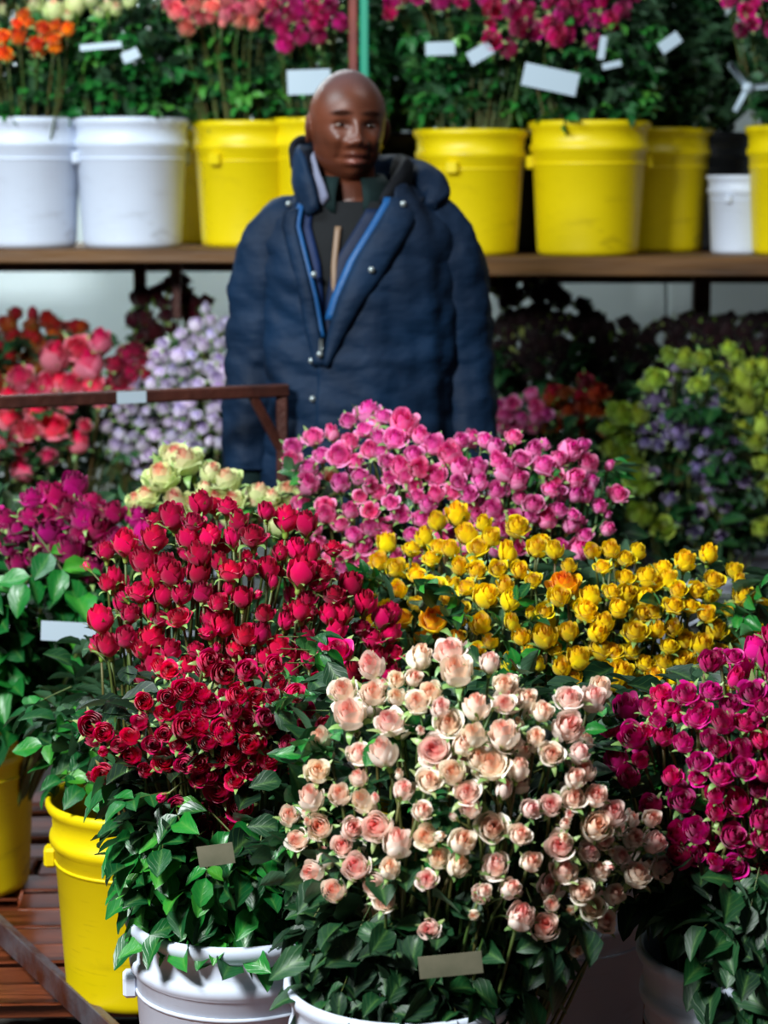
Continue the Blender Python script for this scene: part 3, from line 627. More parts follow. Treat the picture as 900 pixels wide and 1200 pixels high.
# ------------------------------------------------------------------ bunch builder
ROSES = {}
SZ = {'redu': 1.12, 'redl': 1.12, 'cream': 1.26, 'lime': 1.3, 'mag': 1.2, 'yel': 1.14}
def dome(px, py, dm):
    cx, cy, rx, ry, Yc, D = dm
    q = ((px - cx) / rx) ** 2 + ((py - cy) / ry) ** 2
    return Yc - D * sqrt(max(0.0, 1 - min(1, q)))
POLY = {
 'cream': ([(345, 1040), (335, 960), (370, 870), (400, 800), (480, 765), (560, 755), (620, 810), (700, 800), (700, 880), (740, 940), (785, 1000), (770, 1040), (690, 1090), (600, 1080), (560, 1050), (500, 1070), (430, 1060)], 33, 30),
 'redl': ([(95, 850), (150, 820), (200, 770), (350, 780), (355, 850), (305, 930), (270, 985), (230, 970), (190, 900), (110, 915)], 25, 27),
 'redu': ([(100, 720), (125, 640), (200, 590), (330, 590), (400, 640), (460, 720), (465, 790), (400, 845), (330, 800), (150, 790)], 24, 27),
 'hot': ([(710, 900), (715, 830), (800, 790), (900, 740), (970, 760), (970, 1050), (860, 1035), (790, 1020), (780, 930)], 27, 29),
 'yel': ([(415, 690), (440, 640), (540, 600), (620, 620), (680, 650), (780, 640), (840, 640), (905, 710), (920, 790), (780, 830), (690, 805), (600, 800), (560, 760), (450, 760)], 23, 25),
 'pink': ([(340, 530), (390, 490), (430, 475), (490, 500), (530, 530), (560, 510), (700, 540), (735, 580), (700, 640), (640, 660), (500, 650), (400, 690), (360, 640)], 20, 23),
 'mag': ([(-20, 620), (30, 580), (90, 565), (150, 590), (200, 600), (190, 640), (110, 670), (0, 670)], 28, 32),
 'lime': ([(150, 590), (180, 550), (220, 530), (280, 560), (400, 570), (395, 610), (300, 625), (200, 610)], 26, 36),
 'coral': ([(-20, 470), (30, 430), (90, 400), (140, 400), (170, 420), (120, 500), (60, 560), (-20, 540)], 22, 32),
 'lav': ([(130, 500), (150, 440), (200, 390), (245, 360), (265, 400), (262, 520), (200, 570), (150, 550)], 15, 18),
 'salm': ([(195, -10), (330, -10), (325, 30), (200, 35)], 20, 22), 'mag2': ([(315, -10), (400, -10), (400, 45), (330, 50)], 17, 19),
}
def gap_fill(key, lst):
    if key not in POLY: return lst
    poly, step, size = POLY[key]; out = list(lst)
    for c in poly_fill(0, 0, 1, poly, step * .6, size, len(key) + step):
        if all((c[0] - q[0]) ** 2 + (c[1] - q[1]) ** 2 > (step * .86) ** 2 for q in out): out.append((c[0], c[1], c[2], random.choice(['h', None, 'h'])))
    return out[:298]
def bunch(key, name, colour, lst, dm, bk, phrase, who, ub, ob, tb, core, forms=(.6, .3), r_in=.085, far=False, alt=None, maxd=.09, per_row=9, budp=0.0, jit=.35, fillers=0, stemr=.0022):
    """bk may be one bucket key or a list of them: every stem goes into the nearest; colour codes in lst pick a bloom form or another petal colour"""
    bks = [bk] if isinstance(bk, str) else bk
    lst = gap_fill(key, lst)
    rows = sorted(range(len(lst)), key=lambda i: lst[i][1]); lab_ = {}
    nrow = 0
    for r0 in range(0, len(rows), per_row):
        seg = sorted(rows[r0:r0 + per_row], key=lambda i: lst[i][0])
        for j, i in enumerate(seg): lab_[i] = (j, nrow)
        nrow += 1
    out = []
    C = Vector(core)
    for i, (px, py, sz, code) in enumerate(lst):
        Y = dome(px, py, dm) + random.uniform(-.012, .012)
        P = at(px, py, Y); diam = min(sz / scale_at(Y, P.z) * SZ.get(key, 1.22), maxd * 1.25)
        outw = (P - C).normalized()
        d = (Vector((0, 0, 1)) * ub + outw * ob + Vector((0, -1, 0)) * tb + rv(jit))
        d.normalize()
        c = colour; nm = name
        form = 'open' if random.random() < forms[0] else ('half' if random.random() < .85 else 'bud')
        if code == 'h': form = 'half'
        elif code == 'b': form = 'bud'
        elif code in ('a', 'c'): c = alt[0]; form = 'open'
        elif code == 'o': form = 'open'
        elif sz / scale_at(Y, P.z) < .6 * maxd and random.random() < .5: form = 'half'
        cn = phrase if not (code in ('a', 'c')) else alt[1]
        j, r = lab_[i]
        if form == 'bud': diam *= .62
        sh = {'open': 'open', 'half': 'half-open', 'bud': 'closed'}[form]
        lb = '%s%s rose, %s from left in %s row of %s' % (sh, (' ' + cn) if code in ('a', 'c') else '', ORD[j], ORD[r % 20], who)
        b = min(bks, key=lambda k: (Vector(B[k][:2]) - P.xy).length)
        out.append(make_rose(nm, c, P, d, diam, form, B[b], lb, who[4:] if who.startswith('the ') else who, r_in, far, stemr, (not far) and random.random() < budp))
    for k, fi in enumerate(random.sample(range(len(lst)), fillers)):
        px, py, sz, code = lst[fi]; j, r = lab_[fi]
        px += random.uniform(-18, 18); py += random.uniform(-18, 18)
        Y = dome(px, py, dm) + random.uniform(.04, .08); P = at(px, py, Y)
        d = (Vector((0, 0, 1)) * ub + (P - C).normalized() * ob + rv(jit)).normalized()
        b = min(bks, key=lambda k: (Vector(B[k][:2]) - P.xy).length)
        out.append(make_rose(name, colour, P, d, min(sz / scale_at(Y, P.z), maxd) * 1.15, random.choice(['open', 'half']), B[b], 'rose sunk behind %s bloom from left, %s row of %s' % (ORD[j], ORD[r % 20], who), who[4:], r_in, far, stemr))
    ROSES[key] = out
    return out
def shell(keys, bk, top, r0, r1, n, t0=0.0, t1=1.0, L=.055, kind='n', a0=-115, a1=115, up=.35, far=False, pw=1.0, z0=None, out=.0, sq=1.0):
    """leaves set on the stems over the surface between the bucket's rim and the dome above, parented to the rose whose stem is nearest"""
    roses = [r for k in keys for r in ROSES[k]]
    heads = [(r, Vector(r['_root'])) for r in roses]
    bx, by, bz = B[bk]; bz += .30 if z0 is None else z0
    base = Vector((bx, by, bz)); top = Vector(top)
    for i in range(n):
        t = t0 + (t1 - t0) * random.random() ** pw
        a = radians(random.uniform(a0, a1)); o = Vector((sin(a), -cos(a) * sq, 0))
        c = base.lerp(top, t); r = (r0 + (r1 - r0) * t) * random.uniform(.80, 1.04) + out
        P = c + o * r
        d = (o + Vector((0, 0, up)) + rv(.55)).normalized()
        near = min(heads, key=lambda h: (h[1].x - P.x) ** 2 + (h[1].y - P.y) ** 2 + random.random() * .004)[0]
        u = (Vector((0, 0, 1)) + o * .7 + rv(.6)).normalized()
        l = L * random.uniform(.8, 1.2)
        if far: add_far_leaf(near, P - d * l * .8, d, u, l, kind == 'd')
        else: add_leaf(near, P - d * l * 1.0, d, u, l, kind, random.choice((1, 2, 2)))
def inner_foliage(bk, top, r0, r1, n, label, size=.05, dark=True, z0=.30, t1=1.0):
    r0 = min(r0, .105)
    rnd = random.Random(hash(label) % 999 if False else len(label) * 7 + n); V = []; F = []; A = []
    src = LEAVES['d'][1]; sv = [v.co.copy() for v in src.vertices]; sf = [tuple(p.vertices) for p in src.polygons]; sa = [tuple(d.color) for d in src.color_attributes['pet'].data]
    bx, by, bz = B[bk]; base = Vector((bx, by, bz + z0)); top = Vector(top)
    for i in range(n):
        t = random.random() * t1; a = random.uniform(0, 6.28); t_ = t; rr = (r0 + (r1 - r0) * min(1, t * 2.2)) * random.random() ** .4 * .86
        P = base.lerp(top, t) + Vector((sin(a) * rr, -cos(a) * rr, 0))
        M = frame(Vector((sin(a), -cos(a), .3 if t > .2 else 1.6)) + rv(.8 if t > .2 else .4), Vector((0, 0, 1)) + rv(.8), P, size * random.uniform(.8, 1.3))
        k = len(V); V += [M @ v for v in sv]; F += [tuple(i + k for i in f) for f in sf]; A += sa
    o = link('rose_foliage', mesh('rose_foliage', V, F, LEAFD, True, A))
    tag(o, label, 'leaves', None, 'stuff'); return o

# name, colour, list, dome(cx, cy, rx, ry, Yc, D) ...
bunch('cream', 'cream_rose', 'cream', CREAM, (560, 1010, 260, 300, 2.78, .34), ['C', 'C2'], 'cream pink', 'the cream bunch', .55, .75, .35, (.09, 2.80, .50), (.68, .3), .1, maxd=.052, per_row=9, budp=.4, fillers=30, jit=.5)
bunch('hot', 'hot_pink_rose', 'hotpink', HOT, (880, 960, 230, 260, 2.90, .32), 'E', 'hot pink', 'the hot pink bunch', .6, .6, .35, (.52, 2.88, .55), (.6, .3), .1, maxd=.046, per_row=8, budp=.1, fillers=20)
bunch('redu', 'crimson_rose', 'red', REDU, (280, 800, 240, 260, 3.40, .26), 'A', 'crimson', 'the upper crimson bunch', 1.0, .25, .12, (-.25, 3.5, .45), (.35, .4), .1, maxd=.053, per_row=9, budp=.25, jit=.28, fillers=26)
bunch('redl', 'cerise_rose', 'cerise', REDL, (260, 850, 210, 170, 2.96, .24), 'D', 'cherry red', 'the lower cherry red bunch', .35, .6, .6, (-.24, 3.0, .66), (.6, .4), .1, maxd=.050, per_row=8, budp=.25, jit=.35, fillers=14)
bunch('yel', 'yellow_rose', 'yellow', YEL, (660, 790, 290, 210, 3.62, .32), ['Y1', 'Y2'], 'yellow', 'the yellow bunch', .75, .4, .4, (.3, 3.7, .45), (.6, .3), .1, maxd=.052, alt=('amber', 'orange-yellow'), per_row=10, budp=.15, fillers=20)
bunch('pink', 'pink_rose', 'pink', PINK, (540, 640, 240, 180, 4.00, .28), ['P1', 'P2'], 'pink', 'the pink bunch', .6, .45, .45, (.12, 4.1, .6), (.75, .3), .1, maxd=.055, per_row=10, budp=.15, fillers=20)
bunch('mag', 'magenta_rose', 'magenta', MAG, (90, 700, 260, 150, 4.05, .22), 'B', 'magenta', 'the magenta bunch', .75, .3, .35, (-.7, 4.1, .4), (.5, .3), .1, maxd=.075, per_row=6, fillers=6, stemr=.0035)
bunch('lime', 'pale_green_rose', 'lime', LIME, (280, 640, 190, 120, 4.02, .15), 'G', 'pale green', 'the pale green bunch', .8, .3, .45, (-.3, 4.1, .5), (.9, .3), .1, maxd=.072, per_row=5, stemr=.003)
# one big magenta rose strayed into the crimson bunch
P = at(394, 764, 3.10); R = make_rose('magenta_rose', 'hotpink', P, Vector((-.1, -.6, .7)), .062, 'open', B['D'], 'single large bright magenta rose stuck among the crimson roses', None)
del R['label']; R['label'] = 'single large bright magenta rose stuck among the crimson roses'
# far bunches
bunch('coral', 'coral_rose', 'coral', CORAL, (80, 520, 160, 160, 5.5, .16), 'L1', 'coral pink', 'the coral bunch behind the handrail', .6, .4, .5, (-.9, 5.55, .5), (.8, .3), far=True, maxd=.085, alt=('crimson', 'crimson'), per_row=8)
bunch('lav', 'lavender_rose', 'lavender', LAV, (210, 500, 110, 170, 5.5, .14), 'L2', 'small lavender', 'the lavender bunch beside the man', .6, .4, .5, (-.55, 5.6, .5), (.8, .3), far=True, maxd=.05, per_row=9)
bunch('rust', 'rust_orange_rose', 'rust', RUSTB, (60, 480, 160, 150, 5.92, .14), 'L3', 'rust orange', 'the rust bunch under the shelf', .9, .3, .2, (-.9, 5.95, .5), (.7, .3), far=True, maxd=.07, per_row=9)
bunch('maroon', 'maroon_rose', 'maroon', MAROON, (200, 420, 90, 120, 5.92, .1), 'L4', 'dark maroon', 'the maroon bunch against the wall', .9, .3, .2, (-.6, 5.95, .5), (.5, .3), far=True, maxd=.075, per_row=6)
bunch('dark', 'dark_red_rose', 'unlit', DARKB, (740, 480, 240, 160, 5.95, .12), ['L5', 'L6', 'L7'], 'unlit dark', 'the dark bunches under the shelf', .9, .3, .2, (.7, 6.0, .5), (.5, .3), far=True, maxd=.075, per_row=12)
bunch('purp', 'purple_rose', 'purple', PURP, (800, 580, 140, 200, 5.46, .14), 'L8', 'small purple', 'the purple bunch below the shelf', .6, .4, .5, (.83, 5.5, .55), (.8, .3), far=True, maxd=.05, per_row=8)
bunch('grn', 'yellow_green_rose', 'green', GRN, (800, 560, 180, 220, 5.46, .14), 'L8', 'yellow-green', 'the green bunch around the purple one', .6, .5, .4, (.83, 5.6, .55), (.7, .3), far=True, maxd=.08, per_row=7)
bunch('rustr', 'rust_orange_rose', 'rust', RUSTR, (680, 520, 80, 110, 5.62, .1), 'L9', 'dim rust', 'the small rust bunch', .6, .4, .5, (.5, 5.6, .5), (.7, .3), far=True, maxd=.07, per_row=6)
bunch('dusty', 'dusty_pink_rose', 'pink', DUSTY, (620, 520, 80, 90, 5.5, .1), 'L9', 'dusty pink', 'the dusty pink bunch beside the man', .6, .4, .5, (.45, 5.6, .5), (.7, .3), far=True, maxd=.07, per_row=6)
bunch('org', 'orange_rose', 'orange', ORG, (40, 120, 130, 200, 5.74, .22), 'S1', 'orange', 'the orange bunch on the top shelf', .6, .4, .5, (-.95, 5.8, 1.7), (.7, .3), far=True, maxd=.05, per_row=5)
bunch('pale', 'pale_pink_rose', 'lime', PALE, (110, 100, 170, 190, 5.78, .2), ['S1', 'S2'], 'pale greenish', 'the pale bunch on the top shelf', .9, .3, .3, (-.8, 5.8, 1.6), (.3, .3), far=True, maxd=.065, per_row=5)
bunch('salm', 'salmon_rose', 'blush', SALM, (260, 120, 140, 200, 5.82, .26), 'S3', 'salmon pink', 'the salmon bunch on the top shelf', .5, .5, .5, (-.45, 5.85, 1.7), (.7, .3), far=True, maxd=.065, per_row=6)
bunch('mag2', 'magenta_rose', 'hotpink', MAG2, (370, 120, 120, 200, 5.76, .24), 'S4', 'deep magenta', 'the magenta bunch above the man', .3, .5, .6, (-.2, 5.8, 1.8), (.5, .3), far=True, maxd=.055, per_row=5)
bunch('mag3', 'magenta_rose', 'hotpink', MAG3, (610, 120, 200, 220, 5.74, .24), ['S5', 'S6'], 'hanging magenta', 'the magenta bunch above the yellow buckets', .2, .6, .5, (.4, 5.8, 1.9), (.3, .3), far=True, maxd=.052, per_row=10)
bunch('mag4', 'magenta_rose', 'hotpink', MAG4, (900, 120, 100, 170, 5.75, .14), 'S8', 'dim magenta', 'the magenta bunch at the shelf end', .3, .5, .5, (1.1, 5.8, 1.9), (.5, .3), far=True, maxd=.052, per_row=4)

# leaves of the front bunches
shell(['mag'], 'B', (-.70, 3.95, .76), .18, .24, 150, -.02, 1.0, .098, 'n', -60, 120, .15, sq=.85)
shell(['redu'], 'A', (-.44, 3.40, .66), .15, .16, 26, .05, .8, .066, 'n', -110, 60, .1)
shell(['redl'], 'D', (-.24, 2.86, .74), .15, .18, 84, -.03, .5, .064, 'n', -115, 115, -.25, pw=1.2)
shell(['redl', 'redu'], 'D', (-.24, 2.98, .84), .12, .15, 12, .5, .95, .045, 'n', 20, 115, .5)
shell(['cream'], 'C', (.09, 2.68, .60), .14, .21, 95, -.1, .75, .062, 'd', -120, 125, -.25, pw=1.3)
shell(['cream'], 'C', (.09, 2.74, .80), .16, .22, 60, .5, 1.0, .045, 'n', -120, 120, .5)
shell(['cream'], 'C2', (.22, 2.9, .66), .13, .16, 20, .0, .8, .055, 'd', -90, 90, -.2)
shell(['hot'], 'E', (.51, 2.76, .62), .16, .23, 100, -.12, .8, .066, 'd', -35, 70, -.4, pw=1.1)
shell(['hot'], 'E', (.51, 2.78, .66), .15, .22, 30, .3, .9, .06, 'd', -110, -30, -.2)
shell(['redl'], 'D', (-.24, 2.86, .74), .15, .19, 30, .25, .75, .066, 'n', -125, -20, .0)
shell(['cream'], 'C', (.12, 2.66, .60), .15, .24, 36, -.05, .8, .066, 'd', 20, 110, -.35)
shell(['hot'], 'E', (.52, 2.84, .80), .15, .20, 26, .6, 1.0, .045, 'n', -100, 60, .5)
shell(['yel'], 'Y1', (.14, 3.50, .84), .18, .22, 40, .4, 1.0, .050, 'n', -90, 90, .6)
shell(['yel'], 'Y2', (.50, 3.58, .82), .18, .24, 46, .4, 1.0, .050, 'n', -90, 90, .6)
shell(['pink'], 'P1', (0, 3.95, .95), .16, .18, 26, .6, 1.0, .045, 'n', -100, 90, .6)
shell(['pink'], 'P2', (.28, 3.98, .95), .16, .2, 26, .5, 1.0, .045, 'n', -90, 110, .6)
shell(['lime'], 'G', (-.3, 4.0, .88), .16, .2, 14, .5, 1.0, .05, 'n', -90, 90, .6)
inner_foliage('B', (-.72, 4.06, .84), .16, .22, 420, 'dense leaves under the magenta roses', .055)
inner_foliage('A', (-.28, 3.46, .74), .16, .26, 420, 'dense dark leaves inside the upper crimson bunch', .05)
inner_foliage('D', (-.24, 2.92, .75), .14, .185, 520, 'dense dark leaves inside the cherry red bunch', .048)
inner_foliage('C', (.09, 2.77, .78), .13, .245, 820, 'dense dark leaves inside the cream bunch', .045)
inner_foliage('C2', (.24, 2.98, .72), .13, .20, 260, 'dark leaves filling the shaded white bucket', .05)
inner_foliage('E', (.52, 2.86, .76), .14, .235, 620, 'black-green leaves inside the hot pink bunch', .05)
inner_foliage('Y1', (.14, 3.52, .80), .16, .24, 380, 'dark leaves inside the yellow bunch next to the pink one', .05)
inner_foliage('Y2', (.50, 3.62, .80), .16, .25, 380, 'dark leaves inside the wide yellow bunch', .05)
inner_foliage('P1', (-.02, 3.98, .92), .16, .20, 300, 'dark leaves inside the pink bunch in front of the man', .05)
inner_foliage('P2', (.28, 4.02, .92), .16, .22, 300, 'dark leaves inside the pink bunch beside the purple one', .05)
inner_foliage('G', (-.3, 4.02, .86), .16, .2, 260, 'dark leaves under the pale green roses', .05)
# leaves of the far bunches
for keys, bk, top, r, n, dk in ((['org', 'pale'], 'S1', 2.0, .17, 60, 'b'), (['pale'], 'S2', 2.0, .17, 72, 'b'), (['salm'], 'S3', 1.98, .16, 60, 'b'), (['mag2'], 'S4', 1.98, .15, 50, 'b'),
                         (['mag3'], 'S5', 2.0, .17, 60, 'b'), (['mag3'], 'S6', 1.98, .17, 52, 'b'), (['mag3', 'mag4'], 'S7', 1.9, .16, 40, 'd'), (['mag4'], 'S8', 2.0, .16, 30, 'd')):
    shell(keys, bk, (B[bk][0], B[bk][1], top - .09), .15, r + .01, int(n * 1.3), .10, .98, .062, dk, -115, 115, .15, far=True)
    inner_foliage(bk, (B[bk][0], B[bk][1] + .04, top + .02), .15, .19, 620, 'dense leaves standing in the top shelf bucket of the %s' % ROSES[keys[0]][0].name.split('.')[0].replace('_', ' ') + (' side' if bk in ('S6', 'S7') else ''), .06)
for keys, bk, top, r, n, dk in ((['coral'], 'L1', .98, .2, 22, 'd'), (['lav'], 'L2', 1.0, .2, 30, 'd'), (['rust'], 'L3', 1.1, .2, 20, 'd'), (['purp', 'grn'], 'L8', 1.0, .17, 16, 'd'),
                         (['dark'], 'L5', 1.05, .15, 5, 'd'), (['dark'], 'L6', 1.05, .15, 5, 'd'), (['dark'], 'L7', 1.05, .15, 5, 'd'), (['dusty', 'rustr'], 'L9', .9, .18, 12, 'd'), (['maroon'], 'L4', 1.1, .15, 10, 'd')):
    shell(keys, bk, (B[bk][0], B[bk][1], top), .16, r, n, .1, 1.0, .06, dk, -115, 115, .15, far=True)
    inner_foliage(bk, (B[bk][0], B[bk][1] + .03, top - .06), .15, .18, 300, 'dark leaves below the %s in the lower rack' % ROSES[keys[0]][0].name.split('.')[0].replace('_', ' ') + {'L6': ' mid', 'L7': ' end'}.get(bk, ''), .06)
for bk, tp, wd in (('S3b', 1.95, .15), ('S10', 2.08, .18), ('S11', 2.12, .20), ('S12', 2.10, .18), ('S7', 2.1, .18)):
    inner_foliage(bk, (B[bk][0], B[bk][1] + .02, tp), .14, wd, 700, 'dim leaves standing in the %s' % {'S3b': 'shaded yellow bucket behind the white one', 'S10': 'black bucket behind the man', 'S11': 'black bucket at the dark gap', 'S12': 'black bucket behind the yellow pair', 'S7': 'dull yellow bucket'}[bk], .065)
for r in [o for o in bpy.data.objects if '_root' in o]: del r['_root']

# ------------------------------------------------------------------ cards and ties
def card(px, py, Y, wpx, hpx, tilt, label, mat=CARD, bow=.0006, yaw=0, name='label_card'):
    s = scale_at(Y, 1.2); w_, h_ = wpx / s, hpx / s; V = []; F = []; n = 7
    for side in (0, 1):
        for i in range(n):
            u = i / (n - 1) - .5
            for v in (-.5, .5):
                V.append(Vector((u * w_, -bow * (1 - 4 * u * u) + side * .0012, v * h_)))
    for i in range(n - 1):
        a = i * 2; F.append((a, a + 2, a + 3, a + 1)); b = a + 2 * n; F.append((b, b + 1, b + 3, b + 2))
        F.append((a, b, b + 2, a + 2)); F.append((a + 1, a + 3, b + 3, b + 1))
    F.append((0, 1, 2 * n + 1, 2 * n)); e = 2 * (n - 1); F.append((e, e + 2 * n, e + 2 * n + 1, e + 1))
    o = link(name, mesh(name, V, F, mat)); o.matrix_basis = Matrix.Translation(at(px, py, Y)) @ Matrix.Rotation(radians(-tilt), 4, 'Y') @ Matrix.Rotation(radians(yaw), 4, 'Z')
    o.data.polygons.foreach_set('use_smooth', [False] * len(F))
    return tag(o, label, 'card')
card(92, 741, 3.70, 90, 24, -3, 'blank white card strip tucked in leaves under the magenta roses')
card(74, 691, 3.78, 11, 10, 25, 'tiny white tag on a rose stem above the white card strip', yaw=20)
card(645, 93, 5.48, 64, 26, -12, 'large blank white card tilted above the bright yellow bucket')
card(516, 57, 5.48, 34, 15, 2, 'small white tag in the leaves beside the post')
card(563, 62, 5.50, 30, 16, 30, 'dull grey tag hanging beside the small white tag')
card(362, 96, 5.50, 50, 28, 2, 'whitish card in the leaves right behind the bald head')
card(118, 54, 5.50, 48, 7, 5, 'narrow white plastic strip between the orange and pale roses')
card(153, 65, 5.50, 20, 12, 25, 'small white flap in the leaves above the white bucket')
card(706, 56, 5.48, 8, 26, -8, 'upright white plastic tie above the bright yellow bucket')
card(717, 76, 5.48, 22, 7, 12, 'white flat tie end beside the upright tie')
card(785, 50, 5.55, 26, 14, 35, 'dim greenish tag in the dark corner of the top shelf')
card(253, 1002, 2.66, 44, 26, 8, 'beige card folded among the dark leaves over the white bucket', KRAFT)
card(528, 1131, 2.44, 78, 28, 6, 'greyish kraft card under the cream roses over the open rim', KRAFT)
card(692, 1094, 2.50, 26, 16, -35, 'white paper corner under the lowest cream roses')
pw_ = thing('cross_tie', at(876, 103, 5.5), 'white three-armed plastic tie on the dark leaves', 'tie')
MB().tube([(0, -.01, 0), (0, .01, 0)], .014, 12).build('hub', CARD, pw_)
for a, l in ((128, .07), (242, .06), (5, .07)):
    q = Vector((cos(radians(a)), 0, sin(radians(a)))); MB().box(q * (l / 2 + .008), (l, .003, .014), Matrix.Rotation(-radians(a), 3, 'Y'), bev=.001).build('arm', CARD, pw_)
# ------------------------------------------------------------------ the man
SKIN, nt, b = newmat('dark_skin')
n1 = noise(nt, 12, 4); r = ramp(nt, [(.3, (70, 36, 22)), (.7, (98, 52, 34))]); nt.links.new(n1, r.inputs[0])
tc = nt.nodes.new('ShaderNodeTexCoord')
def blob(cx, cy, cz, rx, ry, rz, soft=.35):
    mp = nt.nodes.new('ShaderNodeMapping'); mp.vector_type = 'POINT'
    mp.inputs['Scale'].default_value = (1 / rx, 1 / ry, 1 / rz); mp.inputs['Location'].default_value = (-cx / rx, -cy / ry, -cz / rz)
    nt.links.new(tc.outputs['Object'], mp.inputs[0]); vl = nt.nodes.new('ShaderNodeVectorMath'); vl.operation = 'LENGTH'; nt.links.new(mp.outputs[0], vl.inputs[0])
    mr = nt.nodes.new('ShaderNodeMapRange'); mr.inputs[1].default_value = 1 + soft; mr.inputs[2].default_value = 1 - soft; nt.links.new(vl.outputs['Value'], mr.inputs[0]); return mr.outputs[0]
HX, HZ = -.026, 1.587
c = r.outputs[0]
SKINB = b; SKINNT = nt
YAW = radians(14); 
def hp(x, y, z):
    """head-local to body-local"""
    v = Matrix.Rotation(YAW, 3, 'Z') @ Matrix.Rotation(radians(1.5), 3, 'Y') @ Vector((x, y, z)); return v + Vector((HX, -.012, HZ))
lp = hp(.0, -.098, -.075); c = mixc(nt, mmath(nt, 'MULTIPLY', blob(lp.x, lp.y, lp.z, .024, .03, .0085), .55), c, col4((140, 84, 76)))
lp = hp(.0, -.098, -.062); c = mixc(nt, mmath(nt, 'MULTIPLY', blob(lp.x, lp.y, lp.z, .026, .03, .006), .5), c, col4((80, 38, 34)))
spec = .38
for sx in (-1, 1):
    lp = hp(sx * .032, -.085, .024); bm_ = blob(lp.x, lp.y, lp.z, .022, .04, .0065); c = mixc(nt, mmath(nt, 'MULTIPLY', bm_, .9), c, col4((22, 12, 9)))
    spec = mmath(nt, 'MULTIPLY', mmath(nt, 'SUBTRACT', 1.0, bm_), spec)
    lp = hp(sx * .031, -.085, .0); c = mixc(nt, mmath(nt, 'MULTIPLY', blob(lp.x, lp.y, lp.z, .022, .04, .012), .4), c, col4((44, 22, 16)))  # eye-socket shading painted into the skin colour
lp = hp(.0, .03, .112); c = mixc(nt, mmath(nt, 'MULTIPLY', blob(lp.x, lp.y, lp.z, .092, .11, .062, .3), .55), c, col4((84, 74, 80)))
nt.links.new(c, b.inputs['Base Color']); b.inputs['Roughness'].default_value = .42; nt.links.new(spec, b.inputs['Specular IOR Level'])
b.inputs['Coat Weight'].default_value = .0; b.inputs['Coat Roughness'].default_value = .22
def cloth(name, c1, c2, rough=.6, bs=.5, sheen=.0):
    m, nt, b = newmat(name); n = noise(nt, 5, 5); r = ramp(nt, [(.3, c1), (.7, c2)]); nt.links.new(n, r.inputs[0]); nt.links.new(r.outputs[0], b.inputs['Base Color'])
    b.inputs['Roughness'].default_value = rough; b.inputs['Sheen Weight'].default_value = sheen; b.inputs['Specular IOR Level'].default_value = .22
    n2 = noise(nt, 7, 3, vec=(1, 1, 1.5)); bump(nt, b, n2, bs * .6, .03); return m
JACK = cloth('navy_quilted_shell', (1, 17, 36), (2, 33, 60), .7, 1.2)
LINING = cloth('blue_lining', (16, 62, 110), (24, 80, 132), .45, .4)
DARKG = cloth('dark_green_knit', (6, 24, 24), (10, 34, 34), .85, .4)
SHIRT = cloth('charcoal_shirt', (8, 11, 14), (16, 19, 22), .8, .4)
GREYL = cloth('grey_fleece', (96, 100, 122), (120, 124, 144), .9, .3)
BLACKF = cloth('black_fleece', (5, 8, 14), (12, 16, 24), .85, .5)
TROU = cloth('dark_trousers', (20, 24, 34), (30, 34, 44), .8, .4)
man = thing('person', (-.052, 4.52, 0), 'bald man in a navy quilted hooded coat standing behind the flower cart', 'person')
